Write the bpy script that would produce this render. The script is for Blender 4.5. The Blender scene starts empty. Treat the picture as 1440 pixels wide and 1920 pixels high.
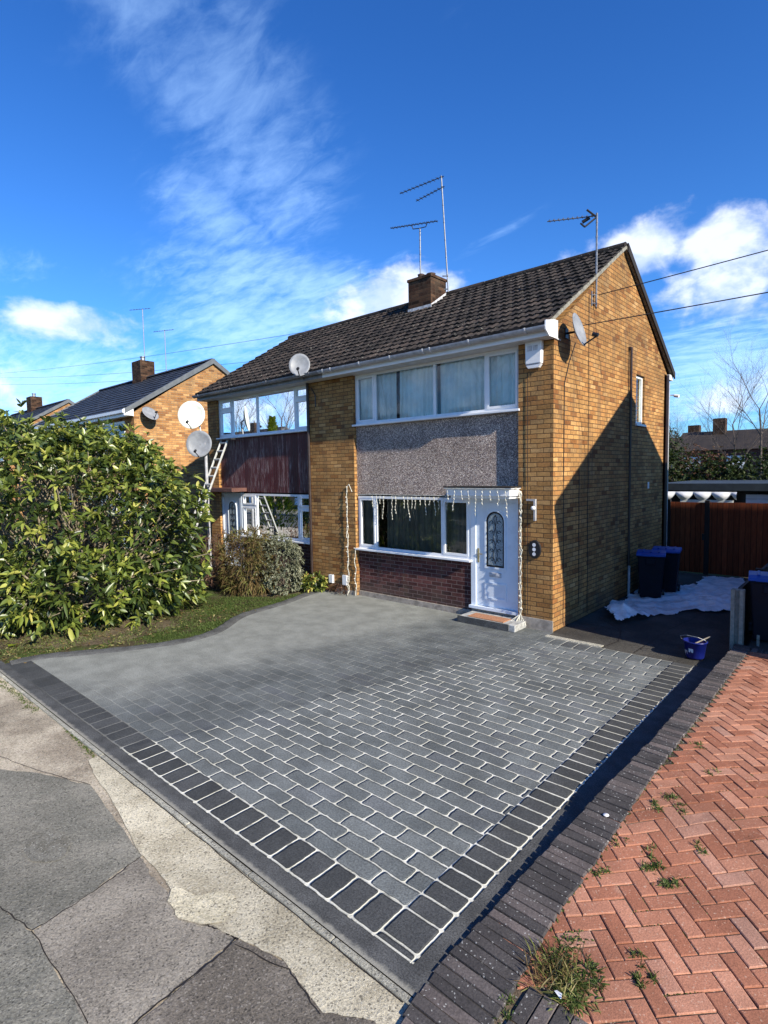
import bpy, bmesh, math, random
import numpy as np
from mathutils import Vector, Matrix
R = math.radians
random.seed(7); rng = np.random.default_rng(7)
S = bpy.context.scene
COL = S.collection

# ------------------------------------------------------------------ camera
CP = (4.406, -9.410, 2.937); YAW, PITCH, ROLL = 0.73266, -0.06997, -0.01683
cy_, sy_ = math.cos(YAW), math.sin(YAW)
fwd = Vector((-sy_*math.cos(PITCH), cy_*math.cos(PITCH), math.sin(PITCH)))
rt = Vector((cy_, sy_, 0)); up = rt.cross(fwd)
Rv = rt*math.cos(ROLL)+up*math.sin(ROLL); Uv = -rt*math.sin(ROLL)+up*math.cos(ROLL)
cam = bpy.data.cameras.new('camera'); camo = bpy.data.objects.new('camera', cam); COL.objects.link(camo)
M = Matrix((Rv, Uv, -fwd)).transposed().to_4x4(); M.translation = Vector(CP); camo.matrix_world = M
cam.sensor_fit = 'HORIZONTAL'; cam.sensor_width = 36; cam.lens = 36*1046.886/1440
cam.clip_end = 3000; cam.clip_start = 0.05
S.camera = camo
# ------------------------------------------------------------------ light
SUN = Vector((5.4, -0.92, 3.15)).normalized()
sun = bpy.data.lights.new('sun', 'SUN'); sun.energy = 4.9; sun.angle = R(0.5); sun.color = (1, .92, .76)
suno = bpy.data.objects.new('sun', sun); COL.objects.link(suno)
suno.rotation_euler = SUN.to_track_quat('Z', 'Y').to_euler()
S.view_settings.view_transform = 'Standard'; S.view_settings.look = 'None'
S.view_settings.exposure = 0.80; S.view_settings.gamma = 1

# ------------------------------------------------------------------ node helpers
class NT:
    def __init__(s, t): s.t = t
    def n(s, k, **kw):
        x = s.t.nodes.new(k)
        for a, b in kw.items(): setattr(x, a, b)
        return x
    def put(s, sock, v):
        if v is None: return
        if isinstance(v, bpy.types.NodeSocket): s.t.links.new(v, sock)
        else:
            if sock.type == 'RGBA' and len(v) == 3: v = (*v, 1)
            sock.default_value = v
    def m(s, op, a, b=None, c=None, clamp=False):
        x = s.n('ShaderNodeMath', operation=op, use_clamp=clamp)
        for i, v in enumerate((a, b, c)): s.put(x.inputs[i], v)
        return x.outputs[0]
    def vm(s, op, a, b=None, scale=None):
        x = s.n('ShaderNodeVectorMath', operation=op); s.put(x.inputs[0], a); s.put(x.inputs[1], b)
        if scale is not None: s.put(x.inputs[3], scale)
        return x.outputs[1] if op in ('LENGTH', 'DOT_PRODUCT', 'DISTANCE') else x.outputs[0]
    def xyz(s, v):
        x = s.n('ShaderNodeSeparateXYZ'); s.put(x.inputs[0], v); return x.outputs
    def comb(s, a, b, c=0.0):
        x = s.n('ShaderNodeCombineXYZ')
        for i, v in enumerate((a, b, c)): s.put(x.inputs[i], v)
        return x.outputs[0]
    def noise(s, v, sc, det=3.0, rough=.5, dist=0.0, out=0):
        x = s.n('ShaderNodeTexNoise'); s.put(x.inputs['Vector'], v); s.put(x.inputs['Scale'], float(sc))
        x.inputs['Detail'].default_value = det; x.inputs['Roughness'].default_value = rough; x.inputs['Distortion'].default_value = dist
        return x.outputs[out]
    def vor(s, v, sc, feat='F1', out='Distance', rand=1.0):
        x = s.n('ShaderNodeTexVoronoi', feature=feat); s.put(x.inputs['Vector'], v); x.inputs['Scale'].default_value = sc
        x.inputs['Randomness'].default_value = rand
        return x.outputs[out]
    def white(s, v, out='Value'):
        x = s.n('ShaderNodeTexWhiteNoise'); s.put(x.inputs['Vector'], v); return x.outputs[out]
    def mix(s, f, a, b, typ='MIX'):
        x = s.n('ShaderNodeMix', data_type='RGBA', blend_type=typ); s.put(x.inputs[0], f); s.put(x.inputs[6], a); s.put(x.inputs[7], b)
        return x.outputs[2]
    def ss(s, v, a, b, o0=0.0, o1=1.0):
        x = s.n('ShaderNodeMapRange', interpolation_type='SMOOTHSTEP'); s.put(x.inputs[0], v)
        for i, q in enumerate((a, b, o0, o1)): s.put(x.inputs[i+1], q)
        return x.outputs[0]
    def ramp(s, v, stops, interp='LINEAR'):
        x = s.n('ShaderNodeValToRGB'); cr = x.color_ramp; cr.interpolation = interp
        while len(cr.elements) < len(stops): cr.elements.new(.5)
        for e, (p, c) in zip(cr.elements, stops): e.position = p; e.color = (*c, 1)
        s.put(x.inputs[0], v); return x.outputs[0]
    def obj(s): return s.n('ShaderNodeTexCoord').outputs['Object']
    def nrm(s): return s.n('ShaderNodeTexCoord').outputs['Normal']
    def bump(s, h, st, dist=.01, nrm=None):
        x = s.n('ShaderNodeBump'); x.inputs['Strength'].default_value = st; x.inputs['Distance'].default_value = dist
        s.put(x.inputs['Height'], h); s.put(x.inputs['Normal'], nrm); return x.outputs[0]

def mat(name, fn):
    m = bpy.data.materials.new(name); m.use_nodes = True; t = m.node_tree; t.nodes.clear()
    s = NT(t); out = s.n('ShaderNodeOutputMaterial'); b = s.n('ShaderNodeBsdfPrincipled'); t.links.new(b.outputs[0], out.inputs[0])
    r = fn(s, b)
    if r is not None: t.links.new(r, out.inputs[0])
    return m
def setb(s, b, col=None, rough=None, bump=None, spec=None, metal=None):
    if col is not None: s.put(b.inputs['Base Color'], col)
    if rough is not None: s.put(b.inputs['Roughness'], rough)
    if bump is not None: s.put(b.inputs['Normal'], bump)
    if spec is not None: s.put(b.inputs['Specular IOR Level'], spec)
    if metal is not None: s.put(b.inputs['Metallic'], metal)
def plain(name, col, rough=.5, var=.15, sc=8, spec=.4, metal=0, bmp=0, bsc=60):
    def f(s, b):
        o = s.obj(); n = s.noise(o, sc, 4, .6)
        v = s.ss(n, .3, .7, 1-var, 1+var)
        c = s.vm('SCALE', tuple(col), scale=v)
        setb(s, b, c, s.ss(n, .2, .8, max(0, rough-.08), min(1, rough+.08)), s.bump(s.noise(o, bsc, 3), bmp) if bmp else None, spec, metal)
    return mat(name, f)
def wallcoords(s):
    o = s.xyz(s.obj()); n = s.xyz(s.nrm())
    side = s.m('GREATER_THAN', s.m('ABSOLUTE', n[0]), .6)
    u = s.m('ADD', s.m('MULTIPLY', o[0], s.m('SUBTRACT', 1.0, side)), s.m('MULTIPLY', s.m('ADD', o[1], .065), side))
    return u, o[2], side
def bricks(s, u, v, w, h, mort, off=.5, wob=.004, rowjit=0.0, rnd=0):
    p = s.comb(u, v)
    if wob:
        nz = s.noise(p, 9, 2, .5, out=1); sub = s.vm('SUBTRACT', nz, (.5, .5, .5)); p = s.vm('ADD', p, s.vm('SCALE', sub, scale=wob*4))
    q = s.xyz(p)
    vv = s.m('DIVIDE', q[1], h); row = s.m('FLOOR', vv)
    uu = s.m('ADD', s.m('DIVIDE', q[0], w), s.m('MULTIPLY', s.m('FLOORED_MODULO', row, 2.0), off))
    if rowjit: uu = s.m('ADD', uu, s.m('MULTIPLY', s.white(s.comb(row, 3.3)), rowjit))
    colm = s.m('FLOOR', uu); fx = s.m('SUBTRACT', uu, colm); fz = s.m('SUBTRACT', vv, row)
    dx = s.m('MULTIPLY', s.m('MINIMUM', fx, s.m('SUBTRACT', 1.0, fx)), w)
    dz = s.m('MULTIPLY', s.m('MINIMUM', fz, s.m('SUBTRACT', 1.0, fz)), h)
    d = s.m('MINIMUM', dx, dz)
    if rnd:
        ax = s.m('MAXIMUM', s.m('SUBTRACT', rnd, dx), 0.); az_ = s.m('MAXIMUM', s.m('SUBTRACT', rnd, dz), 0.)
        d = s.m('SUBTRACT', rnd, s.m('SQRT', s.m('ADD', s.m('MULTIPLY', ax, ax), s.m('MULTIPLY', az_, az_))))
    mask = s.ss(d, mort*.35, mort*.75)
    idv = s.comb(colm, row, 1.7)
    return mask, s.white(idv), s.white(s.comb(row, colm, 9.1)), d, idv
def brickmat(name, stops, mortar, w=.262, h=.0855, mort=.013, bst=.6, grime=True):
    def f(s, b):
        u, v, side = wallcoords(s)
        mk, r1, r2, d, idv = bricks(s, u, v, w, h, mort)
        o = s.obj()
        c = s.ramp(r1, stops)
        n1 = s.noise(o, 26, 4, .65); n2 = s.noise(o, 1.1, 3, .5); n3 = s.noise(o, 160, 2, .6)
        c = s.vm('SCALE', c, scale=s.ss(n1, .28, .75, .72, 1.22))
        c = s.vm('SCALE', c, scale=s.ss(r2, 0., 1., .82, 1.14))
        # rustic dark blotches inside some bricks
        bl = s.m('MULTIPLY', s.ss(n1, .54, .70), s.ss(r2, .4, .8))
        c = s.mix(s.m('MULTIPLY', bl, .5), c, tuple(x*.42 for x in stops[0][1]))
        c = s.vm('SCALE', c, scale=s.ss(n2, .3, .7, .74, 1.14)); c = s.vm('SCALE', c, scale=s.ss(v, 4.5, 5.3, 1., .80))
        if grime:
            g = s.m('MULTIPLY', s.ss(s.noise(s.comb(s.m('MULTIPLY', u, 3.), s.m('MULTIPLY', v, .6)), 1.3, 4, .6), .48, .72), .5)
            c = s.mix(g, c, (.10, .075, .05))
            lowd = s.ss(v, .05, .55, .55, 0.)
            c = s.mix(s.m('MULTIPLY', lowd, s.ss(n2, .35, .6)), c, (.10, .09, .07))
        mc = s.vm('SCALE', mortar, scale=s.ss(n3, .3, .7, .75, 1.25))
        col = s.mix(mk, mc, c)
        hgt = s.m('ADD', s.m('MULTIPLY', mk, 1.0), s.m('MULTIPLY', n1, .55))
        setb(s, b, col, .9, s.bump(hgt, bst, .012), .2)
    return mat(name, f)

MT = {}
YEL = [(0, (.20, .080, .026)), (.06, (.29, .125, .040)), (.14, (.355, .170, .056)), (.5, (.405, .210, .072)), (.88, (.435, .238, .085)), (1, (.47, .275, .115))]
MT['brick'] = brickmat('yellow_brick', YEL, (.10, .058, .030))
MT['brickorange'] = brickmat('orange_brick', [(0, (.30, .13, .05)), (.5, (.50, .25, .09)), (1, (.60, .34, .14))], (.24, .17, .11))
MT['redbrick'] = brickmat('dark_red_brick', [(0, (.045, .018, .018)), (.5, (.085, .030, .028)), (1, (.13, .05, .045))], (.17, .12, .11), mort=.012)
MT['chimbrick'] = brickmat('chimney_brick', [(0, (.025, .013, .008)), (.5, (.065, .030, .018)), (1, (.13, .07, .04))], (.05, .035, .025))
MT['white'] = plain('white_upvc', (.74, .75, .77), .35, .05, 3)
MT['doorwhite'] = plain('white_door_upvc', (.66, .72, .80), .3, .04, 3)
MT['gutter'] = plain('grey_white_gutter', (.36, .36, .38), .4, .2, 9)
MT['bracket'] = plain('gutter_union', (.50, .50, .52), .4, .1, 9)
MT['oldgutter'] = plain('weathered_gutter', (.20, .20, .21), .5, .25, 7)
MT['soffit'] = plain('soffit_white', (.50, .50, .50), .6, .15, 5)
MT['darkpipe'] = plain('dark_brown_pipe', (.03, .018, .016), .4, .2, 6)
MT['black'] = plain('black_plastic', (.012, .012, .015), .4, .2, 6)
MT['metal'] = plain('galvanised_metal', (.19, .20, .22), .45, .2, 12, metal=.6)
MT['cable'] = plain('black_cable', (.02, .02, .022), .6, .1, 6)
MT['void'] = plain('dark_interior', (.022, .022, .022), .9, .2, 4)
MT['lead'] = plain('lead_flashing', (.45, .45, .47), .6, .3, 14)
MT['pot'] = plain('chimney_pot_clay', (.05, .03, .022), .8, .3, 14)
MT['dish'] = plain('grey_dish', (.21, .22, .24), .5, .15, 6)
MT['ladder'] = plain('dull_aluminium', (.42, .42, .40), .5, .15, 8)
MT['dishwhite'] = plain('cream_dish', (.66, .68, .60), .5, .12, 5)
MT['timberdark'] = plain('dark_timber', (.018, .014, .012), .8, .3, 10)
MT['concpost'] = plain('concrete_post', (.22, .21, .18), .9, .25, 14, bmp=.3)
MT['step'] = plain('step_concrete', (.34, .34, .33), .9, .3, 12, bmp=.3)
MT['mat'] = plain('orange_doormat', (.36, .17, .09), .95, .2, 30, bmp=.4, bsc=200)
MT['verge'] = plain('verge_mortar', (.20, .19, .16), .9, .4, 12, bmp=.4)
MT['greyverge'] = plain('grey_dry_verge', (.10, .11, .12), .6, .15, 6)
MT['lights'] = plain('string_light_wire', (.62, .60, .52), .6, .2, 20)
MT['plinth'] = plain('render_plinth', (.30, .26, .22), .9, .3, 8, bmp=.4)
MT['blue'] = plain('blue_lid_plastic', (.012, .06, .30), .5, .15, 8, spec=.3)
MT['binbody'] = plain('navy_bin_plastic', (.005, .006, .013), .6, .2, 8, spec=.2)
MT['bucket'] = plain('blue_bucket_plastic', (.006, .012, .13), .35, .15, 8)
MT['paper'] = plain('white_label', (.7, .7, .72), .6, .1, 8)
MT['brass'] = plain('brass_handle', (.42, .36, .20), .35, .1, 8, metal=.7)
MT['stick'] = plain('pale_stick', (.35, .30, .22), .8, .2, 9)

def f(s, b):
    o = s.obj(); x = s.xyz(o)
    v = s.vor(o, 72, out='Color'); d = s.vor(o, 72)
    n = s.noise(o, 1.3, 3, .5); n2 = s.noise(o, 38, 3, .7)
    c = s.ramp(s.xyz(v)[0], [(0, (.10, .08, .08)), (.45, (.24, .20, .19)), (.8, (.38, .33, .31)), (1, (.62, .57, .53))])
    c = s.vm('SCALE', c, scale=s.ss(d, .2, .7, 2.3, 1.05)); c = s.vm('MULTIPLY', c, (1.04, .99, .93))
    c = s.vm('SCALE', c, scale=s.ss(n, .3, .7, .85, 1.15))
    setb(s, b, c, .95, s.bump(s.m('ADD', s.m('SUBTRACT', 1., d), s.m('MULTIPLY', n2, .8)), 1., .03), .2)
MT['pebble'] = mat('pebbledash', f)
def f(s, b):
    o = s.obj(); x = s.xyz(o)
    k = s.m('DIVIDE', x[0], .098); fr = s.m('FRACT', k); idn = s.white(s.comb(s.m('FLOOR', k), 1.))
    st = s.noise(s.comb(s.m('MULTIPLY', x[0], 14.), 0., s.m('MULTIPLY', x[2], .9)), 3, 4, .7)
    blot = s.noise(o, 1.4, 2, .5)
    peel = s.m('MULTIPLY', s.ss(st, .48, .62), s.ss(s.m('ADD', blot, s.m('MULTIPLY', idn, .25)), .46, .70))
    c = s.mix(s.ss(idn, 0., 1., 0., .6), (.060, .008, .010), (.105, .016, .020))
    c = s.mix(s.m('MULTIPLY', peel, .8), c, (.34, .27, .26))
    gr = s.ss(s.m('ABSOLUTE', s.m('SUBTRACT', fr, .5)), .40, .47)
    c = s.mix(s.m('MULTIPLY', gr, .8), c, (.01, .005, .005))
    setb(s, b, c, .55, s.bump(s.m('SUBTRACT', 1., gr), .8, .015), .3)
MT['cladding'] = mat('dark_red_cladding', f)
def f(s, b):
    o = s.obj(); a = s.n('ShaderNodeAttribute', attribute_name='rnd').outputs['Fac']
    n = s.noise(o, 5, 4, .65); n2 = s.noise(o, 40, 4, .7); n3 = s.noise(o, 17, 3, .6)
    c = s.ramp(a, [(0, (.014, .011, .010)), (.5, (.026, .021, .018)), (1, (.050, .038, .032))])
    c = s.vm('SCALE', c, scale=s.ss(n, .3, .7, .75, 1.3))
    c = s.mix(s.m('MULTIPLY', s.ss(n2, .60, .70), .45), c, (.17, .16, .135))
    c = s.mix(s.m('MULTIPLY', s.ss(n3, .62, .70), .65), c, (.28, .27, .23))
    setb(s, b, c, .85, s.bump(n2, .35, .01), .25)
MT['tile'] = mat('brown_concrete_tile', f)
def f(s, b):
    o = s.obj(); a = s.n('ShaderNodeAttribute', attribute_name='rnd').outputs['Fac']
    c = s.ramp(a, [(0, (.022, .024, .03)), (1, (.045, .047, .055))])
    c = s.vm('SCALE', c, scale=s.ss(s.noise(o, 3, 4), .3, .7, .8, 1.2)); setb(s, b, c, .6, None, .35)
MT['slate'] = mat('dark_flat_tile', f)
# glass : fresnel mix of clear and mirror
def f(s, b):
    tr = s.n('ShaderNodeBsdfTransparent'); tr.inputs[0].default_value = (.92, .97, .96, 1)
    gl = s.n('ShaderNodeBsdfGlossy'); gl.inputs['Roughness'].default_value = .015; gl.inputs['Color'].default_value = (.9, .95, 1, 1)
    o = s.obj(); s.put(gl.inputs['Normal'], s.bump(s.noise(o, 1.2, 1), .06, .02))
    fr = s.n('ShaderNodeFresnel'); fr.inputs[0].default_value = 1.5
    mx = s.n('ShaderNodeMixShader'); s.put(mx.inputs[0], s.m('ADD', s.m('MULTIPLY', fr.outputs[0], 1.0), .02, clamp=True))
    s.t.links.new(tr.outputs[0], mx.inputs[1]); s.t.links.new(gl.outputs[0], mx.inputs[2]); s.t.nodes.remove(b)
    return mx.outputs[0]
MT['glass'] = mat('window_glass', f)
MT['curtain'] = plain('net_curtain', (.80, .82, .78), .9, .1, 3)
MT['curtaindark'] = plain('dark_blind', (.16, .14, .11), .9, .2, 3)
def f(s, b):   # obscured, leaded door glass with scroll work
    o = s.obj(); x = s.xyz(o)
    n = s.noise(o, 60, 3, .6)
    setb(s, b, s.mix(s.ss(n, .4, .6), (.16, .20, .22), (.33, .39, .42)), .25, s.bump(n, .5, .01), .5)
MT['obscure'] = mat('obscure_glass', f)
# driveway concrete
def drive(name, mode):
    def f(s, b):
        o = s.obj(); x = s.xyz(o)
        X, Y = x[0], x[1]
        # where white jointing sand has been brushed in
        line = s.m('ADD', s.m('MULTIPLY', s.m('ADD', Y, 6.6), .275), -1.58)
        dd = s.m('ADD', s.m('SUBTRACT', X, line), s.m('MULTIPLY', s.m('SUBTRACT', s.noise(o, 1.2, 2), .5), .35))
        w = s.ss(dd, -.06, .10)
        weak = s.m('MULTIPLY', s.ss(dd, -3.6, -.4), .62)
        far = s.ss(Y, -3.0, -.7, 1., .55)
        if mode == 'body':
            mk, r1, r2, d, idv = bricks(s, X, s.m('ADD', Y, 6.677), .36, .166, .02, off=.5, wob=.008, rowjit=.34, rnd=.03)
            # some blocks are split once more into two shorter ones
            mort = .0088
        elif mode == 'front':
            mk, r1, r2, d, idv = bricks(s, s.m('SUBTRACT', X, 2.083), s.m('ADD', Y, 6.98), .2215, .303, .02, off=0, wob=.005, rnd=.03)
            mort = .0115
        elif mode == 'corner':
            mk, r1, r2, d, idv = bricks(s, s.m('SUBTRACT', X, 2.083), s.m('ADD', Y, 6.925), .304, .248, .02, off=0, wob=.004, rnd=.03)
            d = s.m('MINIMUM', d, s.m('ABSOLUTE', s.m('ADD', Y, 6.982))); mort = .0098
        elif mode == 'far':
            mk, r1, r2, d, idv = bricks(s, X, s.m('ADD', Y, .655), .215, .30, .02, off=0, wob=.005, rnd=.03)
            mort = .010
        else:
            mk, r1, r2, d, idv = bricks(s, s.m('ADD', Y, 6.68), s.m('SUBTRACT', X, 2.083), .172, .304, .02, off=0, wob=.005, rnd=.03)
            mort = .0115
        n1 = s.noise(o, 3.0, 4, .6); n2 = s.noise(o, 62, 4, .8); n0 = s.noise(o, .7, 3, .5)
        edge = s.m('ADD', d, s.m('MULTIPLY', s.m('SUBTRACT', n2, .5), .004))
        j = s.m('SUBTRACT', 1., s.ss(edge, mort*.55, mort*1.05))
        if mode == 'body':
            c = s.mix(s.ss(r1, 0., 1.), (.108, .118, .119), (.136, .146, .145))
            c = s.mix(s.m('MULTIPLY', s.ss(r2, .88, .95), .35), c, (.10, .105, .12))
            c = s.vm('SCALE', c, scale=s.ss(n0, .35, .65, .86, 1.12))
            dust = s.ss(s.m('ADD', s.m('MULTIPLY', dd, -1.), s.m('MULTIPLY', s.m('SUBTRACT', n0, .5), 3.)), .9, 2.7)
            c = s.vm('SCALE', c, scale=s.m('ADD', .86, s.m('MULTIPLY', w, .14)))
            c = s.mix(dust, c, (.21, .216, .198))
        else:
            c = s.mix(s.ss(r1, 0., 1.), (.043, .045, .046), (.064, .066, .067)) if mode != 'far' else s.mix(s.ss(r1, 0., 1.), (.07, .075, .078), (.11, .12, .12))
        c = s.vm('SCALE', c, scale=s.ss(n1, .3, .7, .84, 1.16)); c = s.vm('SCALE', c, scale=s.ss(n2, .3, .7, .58, 1.42))
        jw = s.m('MULTIPLY', s.m('ADD', w, s.m('MULTIPLY', s.m('SUBTRACT', 1., w), s.m('MULTIPLY', weak, .30 if mode == 'body' else .28))), 1.0)
        jc = s.mix(s.ss(n1, .3, .7), (.50, .48, .39), (.70, .68, .60))
        brk = s.ss(s.noise(o, 7, 3, .6), .30, .42, .45, 1.)
        c2 = s.mix(s.m('MULTIPLY', s.m('MULTIPLY', j, jw), s.m('MULTIPLY', far, brk)), c, jc)
        # a dark hairline hugging each stamped edge
        rim = s.m('MULTIPLY', s.ss(edge, mort*1.0, mort*2.0, 1., 0.), s.m('SUBTRACT', 1., j))
        c2 = s.vm('SCALE', c2, scale=s.m('SUBTRACT', 1., s.m('MULTIPLY', s.m('MULTIPLY', rim, jw), .28)))
        h = s.m('ADD', s.m('MULTIPLY', s.ss(d, 0., .022), s.m('MAXIMUM', jw, s.m('MULTIPLY', weak, .5))), s.m('ADD', s.m('MULTIPLY', n2, .22), s.m('MULTIPLY', s.noise(o, 14, 3), .3)))
        setb(s, b, c2, .82, s.bump(h, .9, .016), .3)
    return mat(name, f)
MT['drv_body'] = drive('printed_concrete_cobbles', 'body')
MT['drv_front'] = drive('printed_concrete_front_border', 'front')
MT['drv_corner'] = drive('printed_concrete_corner_border', 'corner')
MT['drv_far'] = drive('printed_concrete_far_border', 'far')
MT['drv_right'] = drive('printed_concrete_side_border', 'right')
def f(s, b):
    o = s.obj(); n = s.noise(o, 80, 3, .75); n1 = s.noise(o, 4, 4, .6)
    x = s.xyz(o); n4 = s.noise(o, 9, 4, .7)
    c = s.vm('SCALE', (.072, .073, .073), scale=s.m('MULTIPLY', s.ss(n1, .3, .7, .72, 1.25), s.ss(n, .3, .7, .55, 1.45)))
    e = s.ss(s.m('ADD', x[1], s.m('MULTIPLY', s.m('SUBTRACT', n4, .5), .09)), -7.135, -7.10, 1., 0.)
    c = s.mix(s.m('MULTIPLY', e, .8), c, (.30, .285, .24))
    c = s.mix(s.ss(n4, .66, .74, 0., .5), c, (.16, .155, .14))
    setb(s, b, c, .85, s.bump(n, .5, .008), .25)
MT['drv_band'] = mat('dark_concrete_band', f)
def gritty(name, c1, c2, spk=(.5, .48, .42), sc=1.2, cream=0):
    def f(s, b):
        o = s.obj(); n = s.noise(o, sc, 5, .6); g = s.noise(o, 60, 4, .85); g2 = s.vor(o, 95, out='Color'); st = s.noise(o, .45, 3, .5)
        c = s.mix(s.ss(n, .38, .62), c1, c2)
        c = s.vm('SCALE', c, scale=s.ss(g, .3, .7, .62, 1.38))
        c = s.mix(s.ss(s.xyz(g2)[0], .88, .97, 0., .45), c, spk)
        c = s.mix(s.ss(s.xyz(g2)[1], .88, .96, 0., .6), c, (.03, .028, .025))
        c = s.vm('SCALE', c, scale=s.ss(st, .35, .65, .85, 1.12))
        setb(s, b, c, .93, s.bump(s.m('ADD', g, s.m('MULTIPLY', s.noise(o, 22, 3), .7)), .8, .02), .2)
    return mat(name, f)
MT['pave'] = gritty('old_pavement', (.27, .225, .17), (.48, .415, .32))
MT['pave2'] = gritty('grey_asphalt_patch', (.175, .167, .140), (.24, .225, .188), (.4, .38, .32), sc=2)
MT['pave3'] = gritty('brown_asphalt_slab', (.20, .178, .148), (.30, .268, .222), (.42, .38, .33), sc=1.6)
MT['pave2b'] = gritty('green_grey_asphalt', (.17, .163, .137), (.23, .216, .18), (.4, .38, .32), sc=2.4)
MT['pave4'] = gritty('dark_brown_asphalt_slab', (.150, .130, .108), (.215, .188, .158), (.42, .38, .33), sc=2)
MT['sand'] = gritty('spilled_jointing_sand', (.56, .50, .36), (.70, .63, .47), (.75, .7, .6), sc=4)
MT['apron'] = gritty('cream_concrete', (.42, .37, .27), (.60, .54, .41), (.7, .66, .55), sc=2.2)
MT['lip'] = gritty('pale_kerb_edge', (.30, .29, .25), (.42, .40, .33), sc=3)
MT['asphalt'] = gritty('road_asphalt', (.05, .05, .05), (.07, .07, .068))
MT['passage'] = gritty('dark_passage_concrete', (.045, .042, .038), (.075, .070, .062), (.12, .12, .11), sc=1.1)
MT['soil'] = gritty('soil_and_litter', (.075, .055, .035), (.14, .11, .07), (.25, .2, .12), sc=2.5)
def f(s, b):
    o = s.obj(); n = s.noise(o, 1.6, 4, .6); g = s.noise(o, 45, 3, .7)
    c = s.mix(s.ss(n, .40, .60), (.075, .060, .035), (.060, .085, .022))
    c = s.vm('SCALE', c, scale=s.ss(g, .3, .7, .6, 1.4)); setb(s, b, c, .95, s.bump(g, .8, .03), .1)
MT['lawn'] = mat('patchy_lawn', f)
def f(s, b):
    o = s.obj(); a = s.n('ShaderNodeAttribute', attribute_name='rnd').outputs['Fac']
    g = s.noise(o, 85, 3, .7); n = s.noise(o, 1.5, 4, .6); g2 = s.vor(o, 120, out='Color')
    c = s.ramp(a, [(0, (.27, .105, .062)), (.5, (.355, .155, .098)), (.9, (.43, .205, .135)), (1, (.36, .20, .15))])
    c = s.vm('SCALE', c, scale=s.m('MULTIPLY', s.ss(g, .25, .75, .78, 1.22), s.ss(n, .3, .7, .74, 1.16)))
    c = s.mix(s.ss(s.xyz(g2)[0], .95, .99, 0., .4), c, (.60, .45, .35))
    c = s.mix(s.m('MULTIPLY', s.ss(n, .62, .72), .45), c, (.50, .42, .34))
    setb(s, b, c, .9, s.bump(g, .4, .008), .2)
MT['redpaver'] = mat('red_clay_paver', f)
def f(s, b):
    o = s.obj(); a = s.n('ShaderNodeAttribute', attribute_name='rnd').outputs['Fac']
    g = s.noise(o, 70, 3, .7); n = s.noise(o, 3, 4, .6); g2 = s.vor(o, 120, out='Color')
    c = s.ramp(a, [(0, (.042, .038, .038)), (.6, (.072, .064, .062)), (1, (.12, .098, .092))])
    c = s.vm('SCALE', c, scale=s.m('MULTIPLY', s.ss(g, .25, .75, .7, 1.3), s.ss(n, .3, .7, .8, 1.2)))
    c = s.mix(s.ss(s.xyz(g2)[0], .975, .99, 0., .55), c, (.5, .5, .48))
    setb(s, b, c, .85, s.bump(g, .5, .008), .3)
MT['engbrick'] = mat('charcoal_engineering_brick', f)
def leafmat(name, stops, trans=.35, rough=.42, spec=.5):
    def f(s, b):
        a = s.n('ShaderNodeAttribute', attribute_name='rnd').outputs['Fac']
        c = s.ramp(a, stops); c = s.vm('SCALE', c, scale=s.ss(s.noise(s.obj(), 2.2, 2), .3, .7, .85, 1.15))
        setb(s, b, c, rough, None, spec)
        tl = s.n('ShaderNodeBsdfTranslucent'); s.put(tl.inputs[0], s.vm('MULTIPLY', c, (1.3, 1.35, .45)))
        mx = s.n('ShaderNodeMixShader'); mx.inputs[0].default_value = trans
        s.t.links.new(b.outputs[0], mx.inputs[1]); s.t.links.new(tl.outputs[0], mx.inputs[2]); return mx.outputs[0]
    return mat(name, f)
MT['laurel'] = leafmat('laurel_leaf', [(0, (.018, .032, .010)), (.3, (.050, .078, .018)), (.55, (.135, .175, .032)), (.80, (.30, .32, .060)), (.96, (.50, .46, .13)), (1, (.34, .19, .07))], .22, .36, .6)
MT['greyleaf'] = leafmat('grey_green_leaf', [(0, (.10, .11, .07)), (.6, (.22, .23, .16)), (1, (.40, .39, .30))], .2, .7, .2)
MT['dryleaf'] = leafmat('dry_grass_leaf', [(0, (.07, .045, .02)), (.45, (.17, .12, .055)), (.7, (.12, .14, .035)), (1, (.32, .26, .13))], .2, .8, .1)
MT['brownleaf'] = leafmat('brown_twiggy_leaf', [(0, (.06, .03, .022)), (.6, (.15, .085, .06)), (1, (.25, .17, .12))], .15, .8, .1)
MT['grassleaf'] = leafmat('grass_blade', [(0, (.04, .065, .015)), (.6, (.085, .13, .03)), (1, (.22, .21, .09))], .3, .6, .2)
MT['bushleaf'] = leafmat('evergreen_leaf', [(0, (.016, .028, .010)), (.6, (.04, .06, .018)), (1, (.09, .10, .035))], .2, .6, .3)
MT['conifer'] = leafmat('golden_conifer', [(0, (.07, .11, .01)), (1, (.28, .32, .03))], .3, .7, .2)
MT['bark'] = plain('bark', (.24, .20, .14), .9, .3, 20, bmp=.5)
MT['twig'] = plain('pale_twig', (.12, .095, .08), .9, .3, 20)
def f(s, b):
    o = s.obj(); x = s.xyz(o); k = s.m('DIVIDE', x[0], .13); fr = s.m('FRACT', k)
    st = s.noise(s.comb(s.m('MULTIPLY', x[0], 12.), 0., x[2]), 3, 4, .7)
    c = s.mix(s.ss(st, .3, .7), (.13, .030, .011), (.22, .058, .021))
    c = s.vm('SCALE', c, scale=s.ss(s.white(s.comb(s.m('FLOOR', k), 1.)), 0., 1., .75, 1.2))
    g = s.ss(s.m('ABSOLUTE', s.m('SUBTRACT', fr, .5)), .44, .49)
    setb(s, b, s.mix(g, c, (.01, .004, .003)), .75, s.bump(s.m('SUBTRACT', 1., g), .8, .02), .2)
MT['fence'] = mat('red_brown_fence_board', f)
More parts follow.
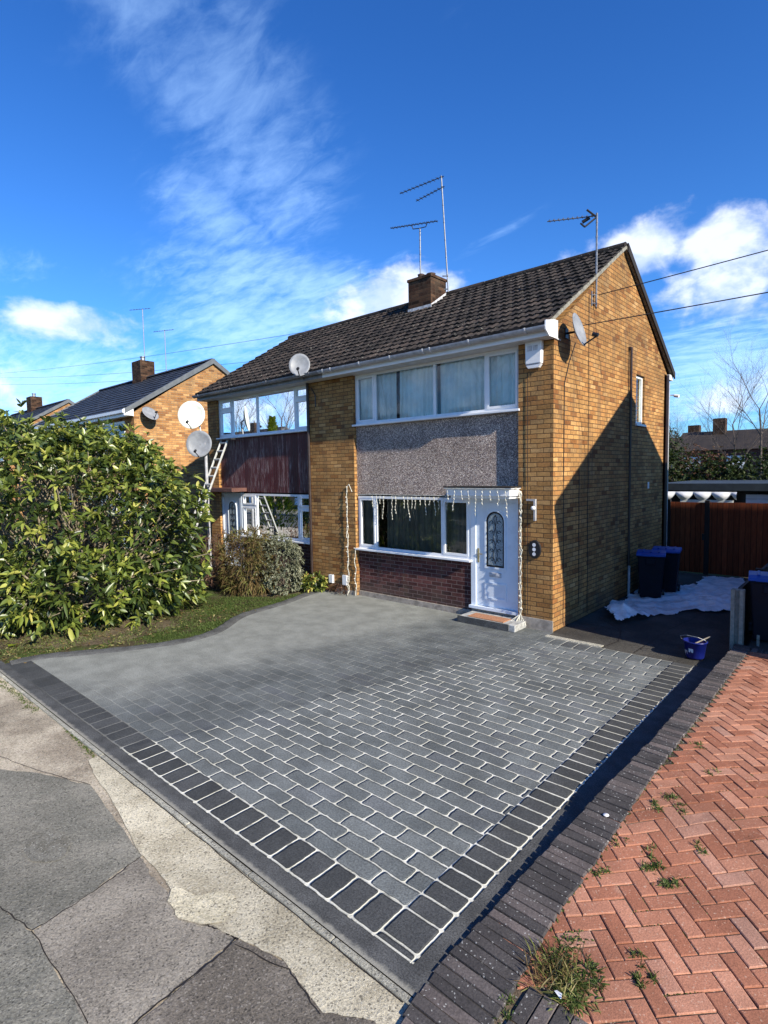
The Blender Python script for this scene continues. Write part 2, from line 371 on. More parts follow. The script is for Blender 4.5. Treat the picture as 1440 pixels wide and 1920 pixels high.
def f(s, b):
    o = s.obj(); setb(s, b, (.80, .80, .80), .35, s.bump(s.noise(o, 14, 4, .65, .6), .6, .03), .6)
    tl = s.n('ShaderNodeBsdfTransparent'); mx = s.n('ShaderNodeMixShader'); s.put(mx.inputs[0], s.ss(s.noise(o, 5, 3), .35, .7, .05, .28))
    s.t.links.new(b.outputs[0], mx.inputs[1]); s.t.links.new(tl.outputs[0], mx.inputs[2]); return mx.outputs[0]
MT['poly'] = mat('polythene', f)

# ------------------------------------------------------------------ world
SKYK = .080
w = bpy.data.worlds.new('World'); S.world = w; w.use_nodes = True; w.node_tree.nodes.clear(); s = NT(w.node_tree)
sky = s.n('ShaderNodeTexSky', sky_type='NISHITA'); sky.sun_disc = False
sky.sun_elevation = math.asin(SUN.z); sky.sun_rotation = math.atan2(SUN.x, SUN.y)
sky.altitude = 0; sky.air_density = 1.0; sky.dust_density = .3; sky.ozone_density = 2.5
d = s.n('ShaderNodeTexCoord').outputs['Generated']; x = s.xyz(d)
az = s.m('MULTIPLY', s.m('ARCTAN2', x[0], x[1]), 57.2958); el = s.m('MULTIPLY', s.m('ARCSINE', x[2]), 57.2958)
def blob(a, e, ra, re, rot=0.0, amp=1.0):
    da = s.m('MULTIPLY', s.m('SUBTRACT', az, a), math.cos(R(e))); de = s.m('SUBTRACT', el, e)
    c_, s_ = math.cos(R(rot)), math.sin(R(rot))
    p = s.m('DIVIDE', s.m('ADD', s.m('MULTIPLY', da, c_), s.m('MULTIPLY', de, s_)), ra)
    q = s.m('DIVIDE', s.m('SUBTRACT', s.m('MULTIPLY', de, c_), s.m('MULTIPLY', da, s_)), re)
    return s.m('MULTIPLY', s.m('EXPONENT', s.m('MULTIPLY', s.m('ADD', s.m('MULTIPLY', p, p), s.m('MULTIPLY', q, q)), -1.)), amp)
def total(bl):
    t = None
    for q in bl: v = blob(*q); t = v if t is None else s.m('MAXIMUM', t, v)
    return t
pl = s.vm('SCALE', s.comb(x[0], x[1]), scale=s.m('DIVIDE', 1., s.m('ADD', s.m('MAXIMUM', x[2], 0.), .12)))
# thin cirrus
rotn = s.n('ShaderNodeMapping'); s.put(rotn.inputs[0], pl); rotn.inputs['Rotation'].default_value = (0, 0, R(-28)); rotn.inputs['Scale'].default_value = (1.0, 2.3, 1)
cn = s.noise(rotn.outputs[0], 2.2, 7, .62, .7); cf = s.noise(rotn.outputs[0], 9, 5, .62, .5)
cirm = total([(-62, 36, 9, 6, -20, .75), (-56, 32, 7, 9, 20, .85), (-52, 27, 6, 6, -40, 1.), (-58, 23.5, 7, 3.5, -20, .8), (-55, 18, 10, 4, 0, .95), (-48, 16.5, 8, 4, 5, .95),
              (-47, 30.5, 3, 5, 30, .5), (-33, 37, 5, 2, 20, .35), (-73, 9, 9, 4, 0, .95), (-9, 9, 12, 3.5, 10, .85), (-66, 10, 12, 3, 0, .7), (-30, 22, 6, .7, 22, .45), (-41, 20.2, 3.2, .5, 22, .5), (-74, 17.5, 4, 2, 0, .5), (-70, 8, 14, 4.5, 0, 1.15), (-55, 15, 9, 5, 0, 1.05), (-10, 8, 10, 5, 0, 1.1)])
cir = s.m('MULTIPLY', s.ss(s.m('ADD', s.m('MULTIPLY', cn, .62), s.m('ADD', s.m('MULTIPLY', cf, .38), s.m('MULTIPLY', s.m('SUBTRACT', cirm, 1.), .38))), .20, .62), s.ss(cirm, .05, .6))
# cumulus
av = s.comb(az, s.m('MULTIPLY', el, 1.5))
un = s.noise(av, .22, 6, .55, .2); un2 = s.noise(s.vm('ADD', av, (3., -3., 0.)), .22, 6, .55, .2)
cum = total([(-43, 15.6, 6, 2.6, 8, 1.), (-36.5, 17.8, 3.6, 2.0, 5, 1.), (-25, 16.6, 5, 2.2, 25, .95), (-17.5, 19.0, 4.5, 3.0, 10, 1.15), (-11.5, 18.5, 4.5, 3.0, 10, 1.05), (-13, 15, 4, 1.5, 20, .8),
             (-71, 13.2, 7, 2.0, 0, .95), (-8.5, 15, 4, 1.6, 20, .9), (-9, 6.5, 8, 2.2, 10, .8), (-75, 7, 8, 2.4, 0, .7),
             (-128, 13, 34, 12, 0, 1.05), (-41, 16.5, 7, 3.2, 8, 1.15), (-10, 16, 7, 4.5, 15, 1.0), (20, 16, 14, 4, 0, 1.), (70, 20, 20, 5, 0, .9), (140, 18, 22, 5, 0, .9), (-140, 16, 25, 6, 0, .9), (180, 24, 20, 5, 0, .8)])
cu = s.ss(s.m('ADD', s.m('ADD', un, s.m('MULTIPLY', s.m('SUBTRACT', s.noise(av, .8, 5, .6), .5), .16)), s.m('MULTIPLY', s.m('SUBTRACT', cum, 1.), .62)), .12, .50)
shade = s.ss(s.m('SUBTRACT', un, un2), -.12, .12)
skc = s.vm('SCALE', sky.outputs[0], scale=1.0)
# deepen the blue the way the phone does
grad = s.ss(el, 0., 42.)
skc = s.mix(1.0, skc, s.mix(grad, (.46, .98, 1.62), (.26, .74, 1.45)), 'MULTIPLY')
cw = s.mix(shade, (6.6, 7.6, 9.6), (9.6, 10., 10.8))
skc = s.mix(s.m('MULTIPLY', cir, s.ss(el, 10., 34., .62, .27)), skc, (5.6, 8.6, 12.8))
skc = s.mix(s.m('MULTIPLY', cu, .72), skc, cw)
bg = s.n('ShaderNodeBackground'); s.put(bg.inputs[0], skc); bg.inputs[1].default_value = SKYK
s.t.links.new(bg.outputs[0], s.n('ShaderNodeOutputWorld').inputs[0])

# ------------------------------------------------------------------ mesh helpers
class MB:
    def __init__(s): s.v = []; s.f = []; s.r = []; s.fm = []; s.cur = 0.5; s.mi = 0
    def add(s, vs, fs):
        o = len(s.v); s.v += [tuple(p) for p in vs]; s.r += [s.cur]*len(vs)
        for q in fs: s.f.append(tuple(o+i for i in q)); s.fm.append(s.mi)
        return s
    def box(s, x0, x1, y0, y1, z0, z1):
        x0, x1 = min(x0, x1), max(x0, x1); y0, y1 = min(y0, y1), max(y0, y1)
        return s.add([(x0, y0, z0), (x1, y0, z0), (x1, y1, z0), (x0, y1, z0), (x0, y0, z1), (x1, y0, z1), (x1, y1, z1), (x0, y1, z1)],
              [(0, 3, 2, 1), (4, 5, 6, 7), (0, 1, 5, 4), (1, 2, 6, 5), (2, 3, 7, 6), (3, 0, 4, 7)])
    def tube(s, p0, p1, r0, r1=None, n=8, cap=True):
        if r1 is None: r1 = r0
        p0, p1 = Vector(p0), Vector(p1); d = (p1-p0)
        if d.length < 1e-6: return s
        a = d.orthogonal().normalized(); b = d.normalized().cross(a); vs = []
        for p, r in ((p0, r0), (p1, r1)):
            for i in range(n): t = 2*math.pi*i/n; vs.append(p+a*math.cos(t)*r+b*math.sin(t)*r)
        fs = [(i, (i+1) % n, n+(i+1) % n, n+i) for i in range(n)]
        if cap: fs += [tuple(range(n))[::-1], tuple(range(n, 2*n))]
        return s.add(vs, fs)
    def path(s, pts, r, n=5):
        for a, b in zip(pts[:-1], pts[1:]): s.tube(a, b, r, n=n, cap=False)
        return s
    def prism(s, poly, a0, a1, axis='x'):
        def P(a, p):
            return {'x': (a, p[0], p[1]), 'y': (p[0], a, p[1]), 'z': (p[0], p[1], a)}[axis]
        n = len(poly); vs = [P(a0, p) for p in poly]+[P(a1, p) for p in poly]
        return s.add(vs, [(i, (i+1) % n, n+(i+1) % n, n+i) for i in range(n)]+[tuple(range(n))[::-1], tuple(range(n, 2*n))])
    def lathe(s, prof, c=(0, 0, 0), n=20):
        vs = []; m = len(prof)
        for i in range(n):
            t = 2*math.pi*i/n
            for r, z in prof: vs.append((c[0]+r*math.cos(t), c[1]+r*math.sin(t), c[2]+z))
        return s.add(vs, [(i*m+j, ((i+1) % n)*m+j, ((i+1) % n)*m+j+1, i*m+j+1) for i in range(n) for j in range(m-1)])
    def build(s, name, m, parent=None, smooth=False, bevel=0, fix=True):
        me = bpy.data.meshes.new(name); me.from_pydata(s.v, [], s.f)
        for q in (m if isinstance(m, (list, tuple)) else [m]): me.materials.append(q)
        if max(s.fm, default=0): me.polygons.foreach_set('material_index', s.fm)
        a = me.attributes.new('rnd', 'FLOAT', 'POINT'); a.data.foreach_set('value', s.r)
        if fix:
            bm = bmesh.new(); bm.from_mesh(me); bmesh.ops.recalc_face_normals(bm, faces=bm.faces); bm.to_mesh(me); bm.free()
        if smooth: me.polygons.foreach_set('use_smooth', [True]*len(me.polygons))
        me.update(); o = bpy.data.objects.new(name, me); COL.objects.link(o); o.parent = parent
        if bevel:
            b = o.modifiers.new('bevel', 'BEVEL'); b.width = bevel; b.segments = 2; b.limit_method = 'ANGLE'; b.angle_limit = R(40)
        return o
def tag(o, label=None, cat=None, group=None, kind=None):
    for k, v in (('label', label), ('category', cat), ('group', group), ('kind', kind)):
        if v: o[k] = v
    return o
def empty(name, loc, label, cat, group=None, rz=0):
    o = bpy.data.objects.new(name, None); COL.objects.link(o); o.location = loc; o.rotation_euler.z = rz; o.empty_display_size = .2
    return tag(o, label, cat, group)
def copy_tree(o, parent=None):
    c = o.copy(); COL.objects.link(c); c.parent = parent
    for ch in list(o.children): copy_tree(ch, c)
    return c
def sheet(name, poly, z, m, kind='structure', th=0.0):
    b = MB(); b.add([(x, y, z) for x, y in poly], [tuple(range(len(poly)))])
    o = b.build(name, m, fix=False); 
    if o.data.polygons[0].normal.z < 0: o.data.flip_normals()
    return tag(o, kind=kind)

# ================================================================== GROUND
sheet('ground', [(-600, -600), (600, -600), (600, 900), (-600, 900)], -.14, MT['lawn'])
sheet('road', [(-200, -16), (200, -16), (200, -9.9), (-200, -9.9)], -.12, MT['asphalt'])
b = MB(); b.box(-60, 40, -9.9, -7.19, -.3, -.026); o = b.build('pavement', MT['pave']); tag(o, kind='structure')
b = MB(); b.box(-60, 40, -19, -16, -.3, -.02); o = b.build('far_pavement', MT['pave2']); tag(o, kind='structure')
Z1 = -.0222
PA = [(-3.4, -8.9), (-2.6, -8.2), (-1.9, -7.75), (-1.21, -7.47), (.17, -7.61), (.30, -8.1), (.34, -8.41), (-.07, -8.49), (-.4, -9.5)]
PB = [(-.07, -8.49), (.34, -8.41), (1.28, -8.41), (2.2, -9.5), (-.4, -9.5)]
PC = [(.17, -7.61), (.45, -7.66), (.9, -7.66), (1.40, -7.55), (1.45, -8.0), (1.47, -8.3), (1.9, -9.3), (2.1, -9.4), (1.28, -8.41), (.34, -8.41), (.30, -8.1)]
PD = [(1.42, -7.56), (1.84, -7.45), (2.21, -7.47), (2.45, -7.37), (2.62, -7.40), (3.2, -7.6), (3.6, -9.5), (2.1, -9.5), (1.49, -8.3), (1.47, -8.0)]
def jag(poly, a=.012, k=9):
    q = []
    for i in range(len(poly)):
        A, B = poly[i], poly[(i+1) % len(poly)]
        for j in range(k): u = j/k; q.append((A[0]*(1-u)+B[0]*u+random.uniform(-a, a), A[1]*(1-u)+B[1]*u+random.uniform(-a, a)))
    return q
sheet('asphalt_patch', jag(PA), Z1, MT['pave2'])
sheet('asphalt_patch', jag(PB), Z1+.001, MT['pave2b'])
sheet('asphalt_slab', jag(PC), Z1+.002, MT['pave3'])
sheet('asphalt_slab', jag(PD, .006), Z1+.003, MT['pave4'])
# cream apron wedge
apr = [(-1.75, -7.20), (-1.72, -7.30), (-1.35, -7.38), (-.8, -7.44), (-.3, -7.53), (.1, -7.60), (.35, -7.60), (.62, -7.62), (.9, -7.68), (1.1, -7.64), (1.42, -7.56), (1.75, -7.47), (2.0, -7.50), (2.2, -7.53), (2.45, -7.38), (2.62, -7.40), (2.62, -7.195)]
ap2 = []
for i in range(len(apr)):
    a, c = apr[i], apr[(i+1) % len(apr)]
    for k in range(5):
        t = k/5; x_, y_ = a[0]*(1-t)+c[0]*t, a[1]*(1-t)+c[1]*t
        if i > 0 and i < len(apr)-2: x_ += random.uniform(-.006, .006); y_ += random.uniform(-.006, .006)
        ap2.append((x_, y_))
sheet('concrete_apron', ap2, Z1+.006, MT['apron'])
# kerb edging along the front of the drive
b = MB()
x0 = -6.2
while x0 < 2.55:
    x1 = min(x0+.9, 2.57); b.cur = random.random(); b.box(x0, x1-.005, -7.192, -7.149+random.uniform(-.002,.002), -.2, -.004+random.uniform(-.002, .002)); x0 = x1
tag(b.build('kerb', MT['lip'], bevel=.008), kind='structure')
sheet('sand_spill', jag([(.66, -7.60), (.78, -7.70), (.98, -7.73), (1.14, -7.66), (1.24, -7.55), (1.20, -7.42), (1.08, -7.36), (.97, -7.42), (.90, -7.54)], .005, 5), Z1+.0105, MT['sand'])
# narrow cracks in the pavement (open joints, real grooves filled with dirt)
def crack(pts, wd, z=Z1+.004, m=None):
    L = []; Rr = []
    P = []
    for a, c in zip(pts[:-1], pts[1:]):
        for k in range(8):
            t = k/8; P.append((a[0]*(1-t)+c[0]*t+random.uniform(-.008, .008), a[1]*(1-t)+c[1]*t+random.uniform(-.008, .008)))
    P.append(pts[-1]); bb = MB()
    for i in range(len(P)-1):
        a, c = Vector(P[i]), Vector(P[i+1]); n = (c-a).orthogonal().normalized() if (c-a).length else Vector((1, 0))
        w1 = wd*random.uniform(.6, 1.3)
        if i == 0: prev = (a-n*w1, a+n*w1)
        nx = (c-n*w1, c+n*w1)
        bb.add([(*prev[0], z), (*prev[1], z), (*nx[1], z), (*nx[0], z)], [(0, 1, 2, 3)]); prev = nx
    o = bb.build('pavement_crack', m or MT['timberdark']); tag(o, kind='structure')
crack([(1.40, -7.52), (1.44, -7.70), (1.46, -8.1), (1.50, -8.5), (1.85, -9.6)], .006)
crack([(1.10, -7.66), (1.25, -7.60), (1.42, -7.56), (1.40, -7.50)], .005)
crack([(.17, -7.615), (.25, -7.85), (.30, -8.1), (.34, -8.41), (-.07, -8.49)], .004, Z1+.0035)
crack([(.34, -8.41), (1.28, -8.41)], .003, Z1+.0035)
crack([(-2.6, -7.9), (-1.9, -7.72), (-1.21, -7.47)], .003, Z1+.0035)
crack([(1.44, -7.60), (1.85, -7.49), (2.2, -7.55)], .004, Z1+.0085)
crack([(-1.75, -7.201), (-.4, -7.201), (1.0, -7.201), (2.5, -7.201)], .0035, Z1+.0095)
# worn iron / stone cover patch in the pavement
b = MB(); b.add([(-.52+.24*math.cos(t)+random.uniform(-.015, .015), -8.06+.15*math.sin(t)+random.uniform(-.012, .012), Z1+.006) for t in [i*math.tau/22 for i in range(22)]], [tuple(range(22))])
tag(b.build('pavement_patch', gritty('grey_stone_cover', (.15, .14, .115), (.21, .20, .17), sc=9)), kind='structure')

# ---- driveway
out_l = [(-5.95, -6.93), (-5.9, -6.45), (-5.57, -6.02), (-5.14, -5.31), (-4.88, -4.75), (-4.82, -4.35), (-4.90, -3.90), (-5.1, -3.57), (-5.34, -3.26), (-5.55, -2.93), (-5.66, -2.5), (-5.70, -2.12), (-5.80, -1.5), (-6.0, -.95), (-6.1, -.5), (-6.1, -.12), (-5.85, .0)]
def smooth_poly(p, it=2):
    for _ in range(it):
        q = [p[0]]
        for a, c in zip(p[:-1], p[1:]): q += [(a[0]*.75+c[0]*.25, a[1]*.75+c[1]*.25), (a[0]*.25+c[0]*.75, a[1]*.25+c[1]*.75)]
        p = q+[p[-1]]
    return p
sm = smooth_poly(out_l)
body = [(2.083, -6.677)] + [(2.083, -.64)] + [(-.1, -.64), (-.1, -.335), (.02, -.335), (.02, .0), (-5.0, .12)] + [(x+.0, y) for x, y in sm[::-1]][:-3] + [(-5.9, -6.677)]
sheet('driveway', body, .0, MT['drv_body'])
sheet('driveway_border', [(-5.95, -6.992), (2.083, -6.992), (2.083, -6.677), (-5.95, -6.677)], .002, MT['drv_front'])
sheet('driveway_border', [(2.083, -6.992), (2.40, -6.992), (2.40, -6.677), (2.083, -6.677)], .002, MT['drv_corner'])
sheet('driveway_border', [(2.083, -6.677), (2.40, -6.677), (2.40, -.335), (2.083, -.335)], .0015, MT['drv_right'])
sheet('driveway_border', [(-.1, -.64), (2.083, -.64), (2.083, -.335), (-.1, -.335)], .001, MT['drv_far'])
sheet('driveway_edge_band', [(-6.2, -7.147), (2.56, -7.147), (2.56, -6.992), (-6.2, -6.992)], .0, MT['drv_band'])
sheet('driveway_edge_band', [(2.40, -6.992), (2.62, -6.992), (2.80, -.335), (2.40, -.335)], -.001, MT['drv_band'])
# raised dark edging following the curved lawn side
b = MB(); n_ = len(sm); prev = None
acc = 0
for i in range(n_):
    a = Vector(sm[max(0, i-1)]); c = Vector(sm[min(n_-1, i+1)]); t = (c-a).normalized(); nrm = Vector((-t.y, t.x)); p = Vector(sm[i])
    if nrm.x > 0: nrm = -nrm
    jz = random.uniform(-.006, .01)
    ring = [(p-nrm*.15, -.02), (p-nrm*.14, .006), (p-nrm*.02, .012+jz), (p+nrm*(.03+random.uniform(-.008, .012)), .03+jz), (p+nrm*.07, .02+jz), (p+nrm*(.10+random.uniform(-.02, .02)), -.06)]
    ring = [(q.x, q.y, z) for q, z in ring]
    if prev: b.add(prev+ring, [(k, k+1, 6+k+1, 6+k) for k in range(5)])
    prev = ring
tag(b.build('driveway_edging', MT['drv_band'], smooth=True), kind='structure')
# lawn and soil under the hedge
sheet('lawn', [(-12, -7.19), (-6.05, -7.19), (-6.0, -6.9)]+[(x-.06, y) for x, y in sm]+[(-5.7, .05), (-12, .05)], -.03, MT['lawn'])
sheet('soil_bed', [(-12, -7.0), (-7.2, -7.0), (-6.3, -6.1), (-5.75, -5.3), (-5.9, -4.2), (-6.3, -3.2), (-8, -2.6), (-12, -2.6)], -.026, MT['soil'])
sheet('soil_bed', [(-11.2, -1.7), (-7.2, -1.7), (-6.35, -1.0), (-6.22, -.5), (-6.2, -.15), (-6.2, 0), (-11.2, 0)], -.026, MT['soil'])
# side passage
sheet('side_passage', [(0, -.335), (2.85, -.335), (2.85, 7.8), (0, 7.8)], -.004, MT['passage'])
crack([(.2, 1.6), (.9, .9), (1.1, .2), (1.0, -.33)], .010, .001)
crack([(1.8, 4.0), (1.7, 2.6), (1.55, 1.5), (1.5, -.3)], .007, .001)
crack([(.1, .9), (.5, .95), (1.0, .8)], .012, .001)
b = MB(); b.box(.0, 1.0, -.325, -.20, -.1, .012); tag(b.build('passage_kerb', MT['lip'], bevel=.008), kind='structure')
sheet('back_garden', [(-30, 7.8), (14, 7.8), (14, 45), (-30, 45)], -.05, MT['lawn'])
sheet('neighbour_driveway_base', [(2.7, -7.2), (9, -7.2), (9, -4.0), (2.7, -4.0)], -.06, MT['soil'])

# ---- neighbour's herringbone drive
def zt(y):
    ys = [-9, -6.94, -6.3, -5.8, -5.4, -5., -4.6, -4.1, -3.4, 2]; zs = [-.02, .0, .03, .04, .06, .10, .165, .20, .21, .20]
    return float(np.interp(y, ys, zs))
def wx(y): return float(np.interp(y, [-7.6, -6.94, -6.3, -5.8, -5.4, -5., -4.6, -4.1, -3.4, -2, .5], [2.60, 2.52, 2.555, 2.565, 2.58, 2.62, 2.67, 2.715, 2.74, 2.74, 2.76]))
def wr(y): return float(np.interp(y, [-7.6, -6.9, -6., -5., -4, -3, .5], [3.0, 2.945, 2.905, 2.925, 2.955, 2.965, 2.975]))
b = MB(); s0 = .1136; g = .008; c45 = math.cos(R(45)); 
def brickpoly(i, j, hor):
    L, W_ = (2, 1) if hor else (1, 2)
    x0_, x1_, y0_, y1_ = i*s0+g/2, (i+L)*s0-g/2, j*s0+g/2, (j+W_)*s0-g/2
    return x0_, x1_, y0_, y1_
OX, OY = 5.6, -3.6
for i in range(-70, 70):
    for j in range(-70, 70):
        k = (i-j) % 4
        if k not in (0, 3): continue
        x0_, x1_, y0_, y1_ = brickpoly(i, j, k == 0)
        mx, my = (x0_+x1_)/2, (y0_+y1_)/2
        X = OX+(mx-my)*c45; Y = OY+(mx+my)*c45
        if Y < -6.68 and X < 3.36: continue
        if X < wx(Y)+.19 or X > 7.6 or Y < -7.05 or Y > .22: continue
        b.cur = random.random(); bev = .0055; dz = random.uniform(-.0025, .0025); tx, ty = random.uniform(-.02, .02), random.uniform(-.02, .02)
        vs = []
        for (ins, zz) in ((0, -.03), (0, -.0035), (bev, 0)):
            for (a, c) in ((x0_+ins, y0_+ins), (x1_-ins, y0_+ins), (x1_-ins, y1_-ins), (x0_+ins, y1_-ins)):
                X = OX+(a-c)*c45; Y = OY+(a+c)*c45
                if ins == 0: X += random.uniform(-.0012, .0012); Y += random.uniform(-.0012, .0012)
                vs.append((X, Y, zt(Y)+zz+dz+(a-mx)*tx*1.4+(c-my)*ty*1.4))
        b.add(vs, [(8, 9, 10, 11)]+[(q, (q+1) % 4, 4+(q+1) % 4, 4+q) for q in range(4)]+[(4+q, 4+(q+1) % 4, 8+(q+1) % 4, 8+q) for q in range(4)])
tag(b.build('neighbour_driveway', MT['redpaver'], fix=False), kind='structure')
# joint bed just below the brick tops
b = MB(); ys = np.linspace(-7.1, .3, 30)
for a, c in zip(ys[:-1], ys[1:]): b.add([(2.75, a, zt(a)-.009), (8, a, zt(a)-.009), (8, c, zt(c)-.009), (2.75, c, zt(c)-.009)], [(0, 1, 2, 3)])
tag(b.build('driveway_joint_sand', gritty('joint_sand', (.07, .055, .04), (.16, .12, .085)), fix=False), kind='structure')
# ---- dark brick edging wall between the drives
def ebrick(b, P, z, dz):
    # P four corners (counter clockwise), brick with bevelled top
    c = Vector((sum(p[0] for p in P)/4, sum(p[1] for p in P)/4)); vs = []
    for ins, zz in ((0, -.2), (0, -.006), (.035, 0)):
        for p in P:
            q = Vector(p[:2]); q2 = q+(c-q).normalized()*(ins*.25)
            vs.append((q2.x, q2.y, z(q.y)+zz+dz))
    b.add(vs, [(8, 9, 10, 11)]+[(q, (q+1) % 4, 4+(q+1) % 4, 4+q) for q in range(4)]+[(4+q, 4+(q+1) % 4, 8+(q+1) % 4, 8+q) for q in range(4)])
b = MB(); y = -7.42; top = lambda yy: zt(yy)+.014
while y < .40:
    wd = .079*random.uniform(.94, 1.06); b.cur = random.random(); sk = random.uniform(-.006, .006); gp = .009 if random.random() < .85 else .016
    y2 = y+wd-gp; e = random.uniform(-.008, .008)
    ebrick(b, [(wx(y)+e, y+sk), (wr(y)+random.uniform(-.008, .008), y-sk-.01), (wr(y2)+random.uniform(-.008, .008), y2-sk-.01), (wx(y2)+e, y2+sk)], top, random.uniform(-.004, .004)); y += wd
b.cur = .1
ys = np.linspace(-7.42, .38, 30)
for a, c in zip(ys[:-1], ys[1:]):
    q = [(wx(a)+.012, a), (wr(a)-.012, a), (wr(c)-.012, c), (wx(c)+.012, c)]
    vs = [(x_, y_, -.1) for x_, y_ in q]+[(x_, y_, top(y_)-.014) for x_, y_ in q]
    b.add(vs, [(4, 5, 6, 7), (0, 3, 7, 4), (1, 2, 6, 5)])
tag(b.build('edging_wall', MT['engbrick'], fix=True), 'low charcoal brick edging wall between the grey driveway and the red paved one', 'wall')
b = MB()
x_ = 3.0
while x_ < 3.27:
    yb_ = -6.67
    for q_ in range(4):
        b.cur = random.random(); ebrick(b, [(x_, yb_-.235), (x_+.079, yb_-.235), (x_+.079, yb_), (x_, yb_)], lambda yy: max(.0, zt(yy))+.006, random.uniform(-.004, .004)); yb_ -= .244
    x_ += .088
x_ = 3.0
while x_ < 8:
    b.cur = random.random(); ebrick(b, [(x_, .235), (x_+.074, .235), (x_+.074, .40), (x_, .40)], lambda yy: .212, random.uniform(-.004, .004)); x_ += .081
tag(b.build('driveway_brick_rows', MT['engbrick'], fix=True), kind='structure')
sheet('neighbour_passage', [(2.9, .40), (8, .40), (8, 12), (2.9, 12)], .17, MT['passage'])
b = MB(); b.lathe([(0, .004), (.022, .003), (.024, 0)], (0, 0, 0), 14)
o = b.build('bottle_cap', MT['paper'], smooth=True); o.location = (2.80, -4.98, .125); tag(o, 'small round white disc lying on the dark brick edging wall', 'litter')

# ================================================================== HOUSES
PAR, OUT, DP = 0.0, 5.686, 6.78       # party line, outer side, depth
ZE, ZR = 5.42, 7.73
YI = .10                              # plane of the recessed infill
def roof_part(X0, X1, m, parent, y0=-.36, z0=ZE, yr=3.39, zr=ZR, rows=15, tw=.275, amp=.026, stag=True, verge_l=False, name='roof', sd=1):
    rd = random.Random(sd); b = MB(); sub = 9 if amp else 1
    for side in (0, 1):
        ya, za, yb, zb = (y0, z0, yr, zr) if side == 0 else (2*yr-y0, z0, yr, zr)
        dy, dz = (yb-ya)/rows, (zb-za)/rows; L = math.hypot(dy, dz); nn = Vector((0, -dz/L*(1 if side == 0 else -1), abs(dy)/L)) if False else Vector((0, -dz/L if side == 0 else dz/L, abs(dy)/L))
        for r in range(rows):
            off = (tw/2 if (r % 2 and stag) else 0); xs = X0-off
            while xs < X1-1e-4:
                a, c = max(xs, X0), min(xs+tw, X1)
                if c-a < .02: xs += tw; continue
                b.cur = rd.random(); tz = rd.uniform(-.004, .005); vs = []; k = max(1, int(round(sub*(c-a)/tw)))
                for q in range(k+1):
                    x = a+(c-a)*q/k; ph = ((x-xs)/tw)
                    pr = amp*(1.0*math.exp(-((ph-.78)/.16)**2)+.55*math.exp(-((ph-.22)/.13)**2)) if amp else 0
                    tf = .034+tz
                    e = .0 if q not in (0, k) else -.004
                    for (t, h) in ((-.02, -.01), (-.02, tf+pr+e), (1.02, .004+pr*.9+e)):
                        P = Vector((x, ya+dy*(t+r), za+dz*(t+r)))+nn*h; vs.append(P)
                b.add(vs, [(3*q, 3*q+1, 3*q+4, 3*q+3) for q in range(k)]+[(3*q+1, 3*q+2, 3*q+5, 3*q+4) for q in range(k)])
                xs += tw
        # underlay so that nothing shows between tiles
        b.cur = 0; P = [(X0, ya, za-.03), (X1, ya, za-.03), (X1, yb, zb-.03), (X0, yb, zb-.03)]; b.add(P, [(0, 1, 2, 3)])
    return b.build(name, m, parent, fix=False)
def gable_poly(y0=0.0, y1=DP, ztop=5.40, yr=3.39, zr=7.66): return [(y0, 0), (y1, 0), (y1, ztop), (yr, zr), (y0, ztop)]

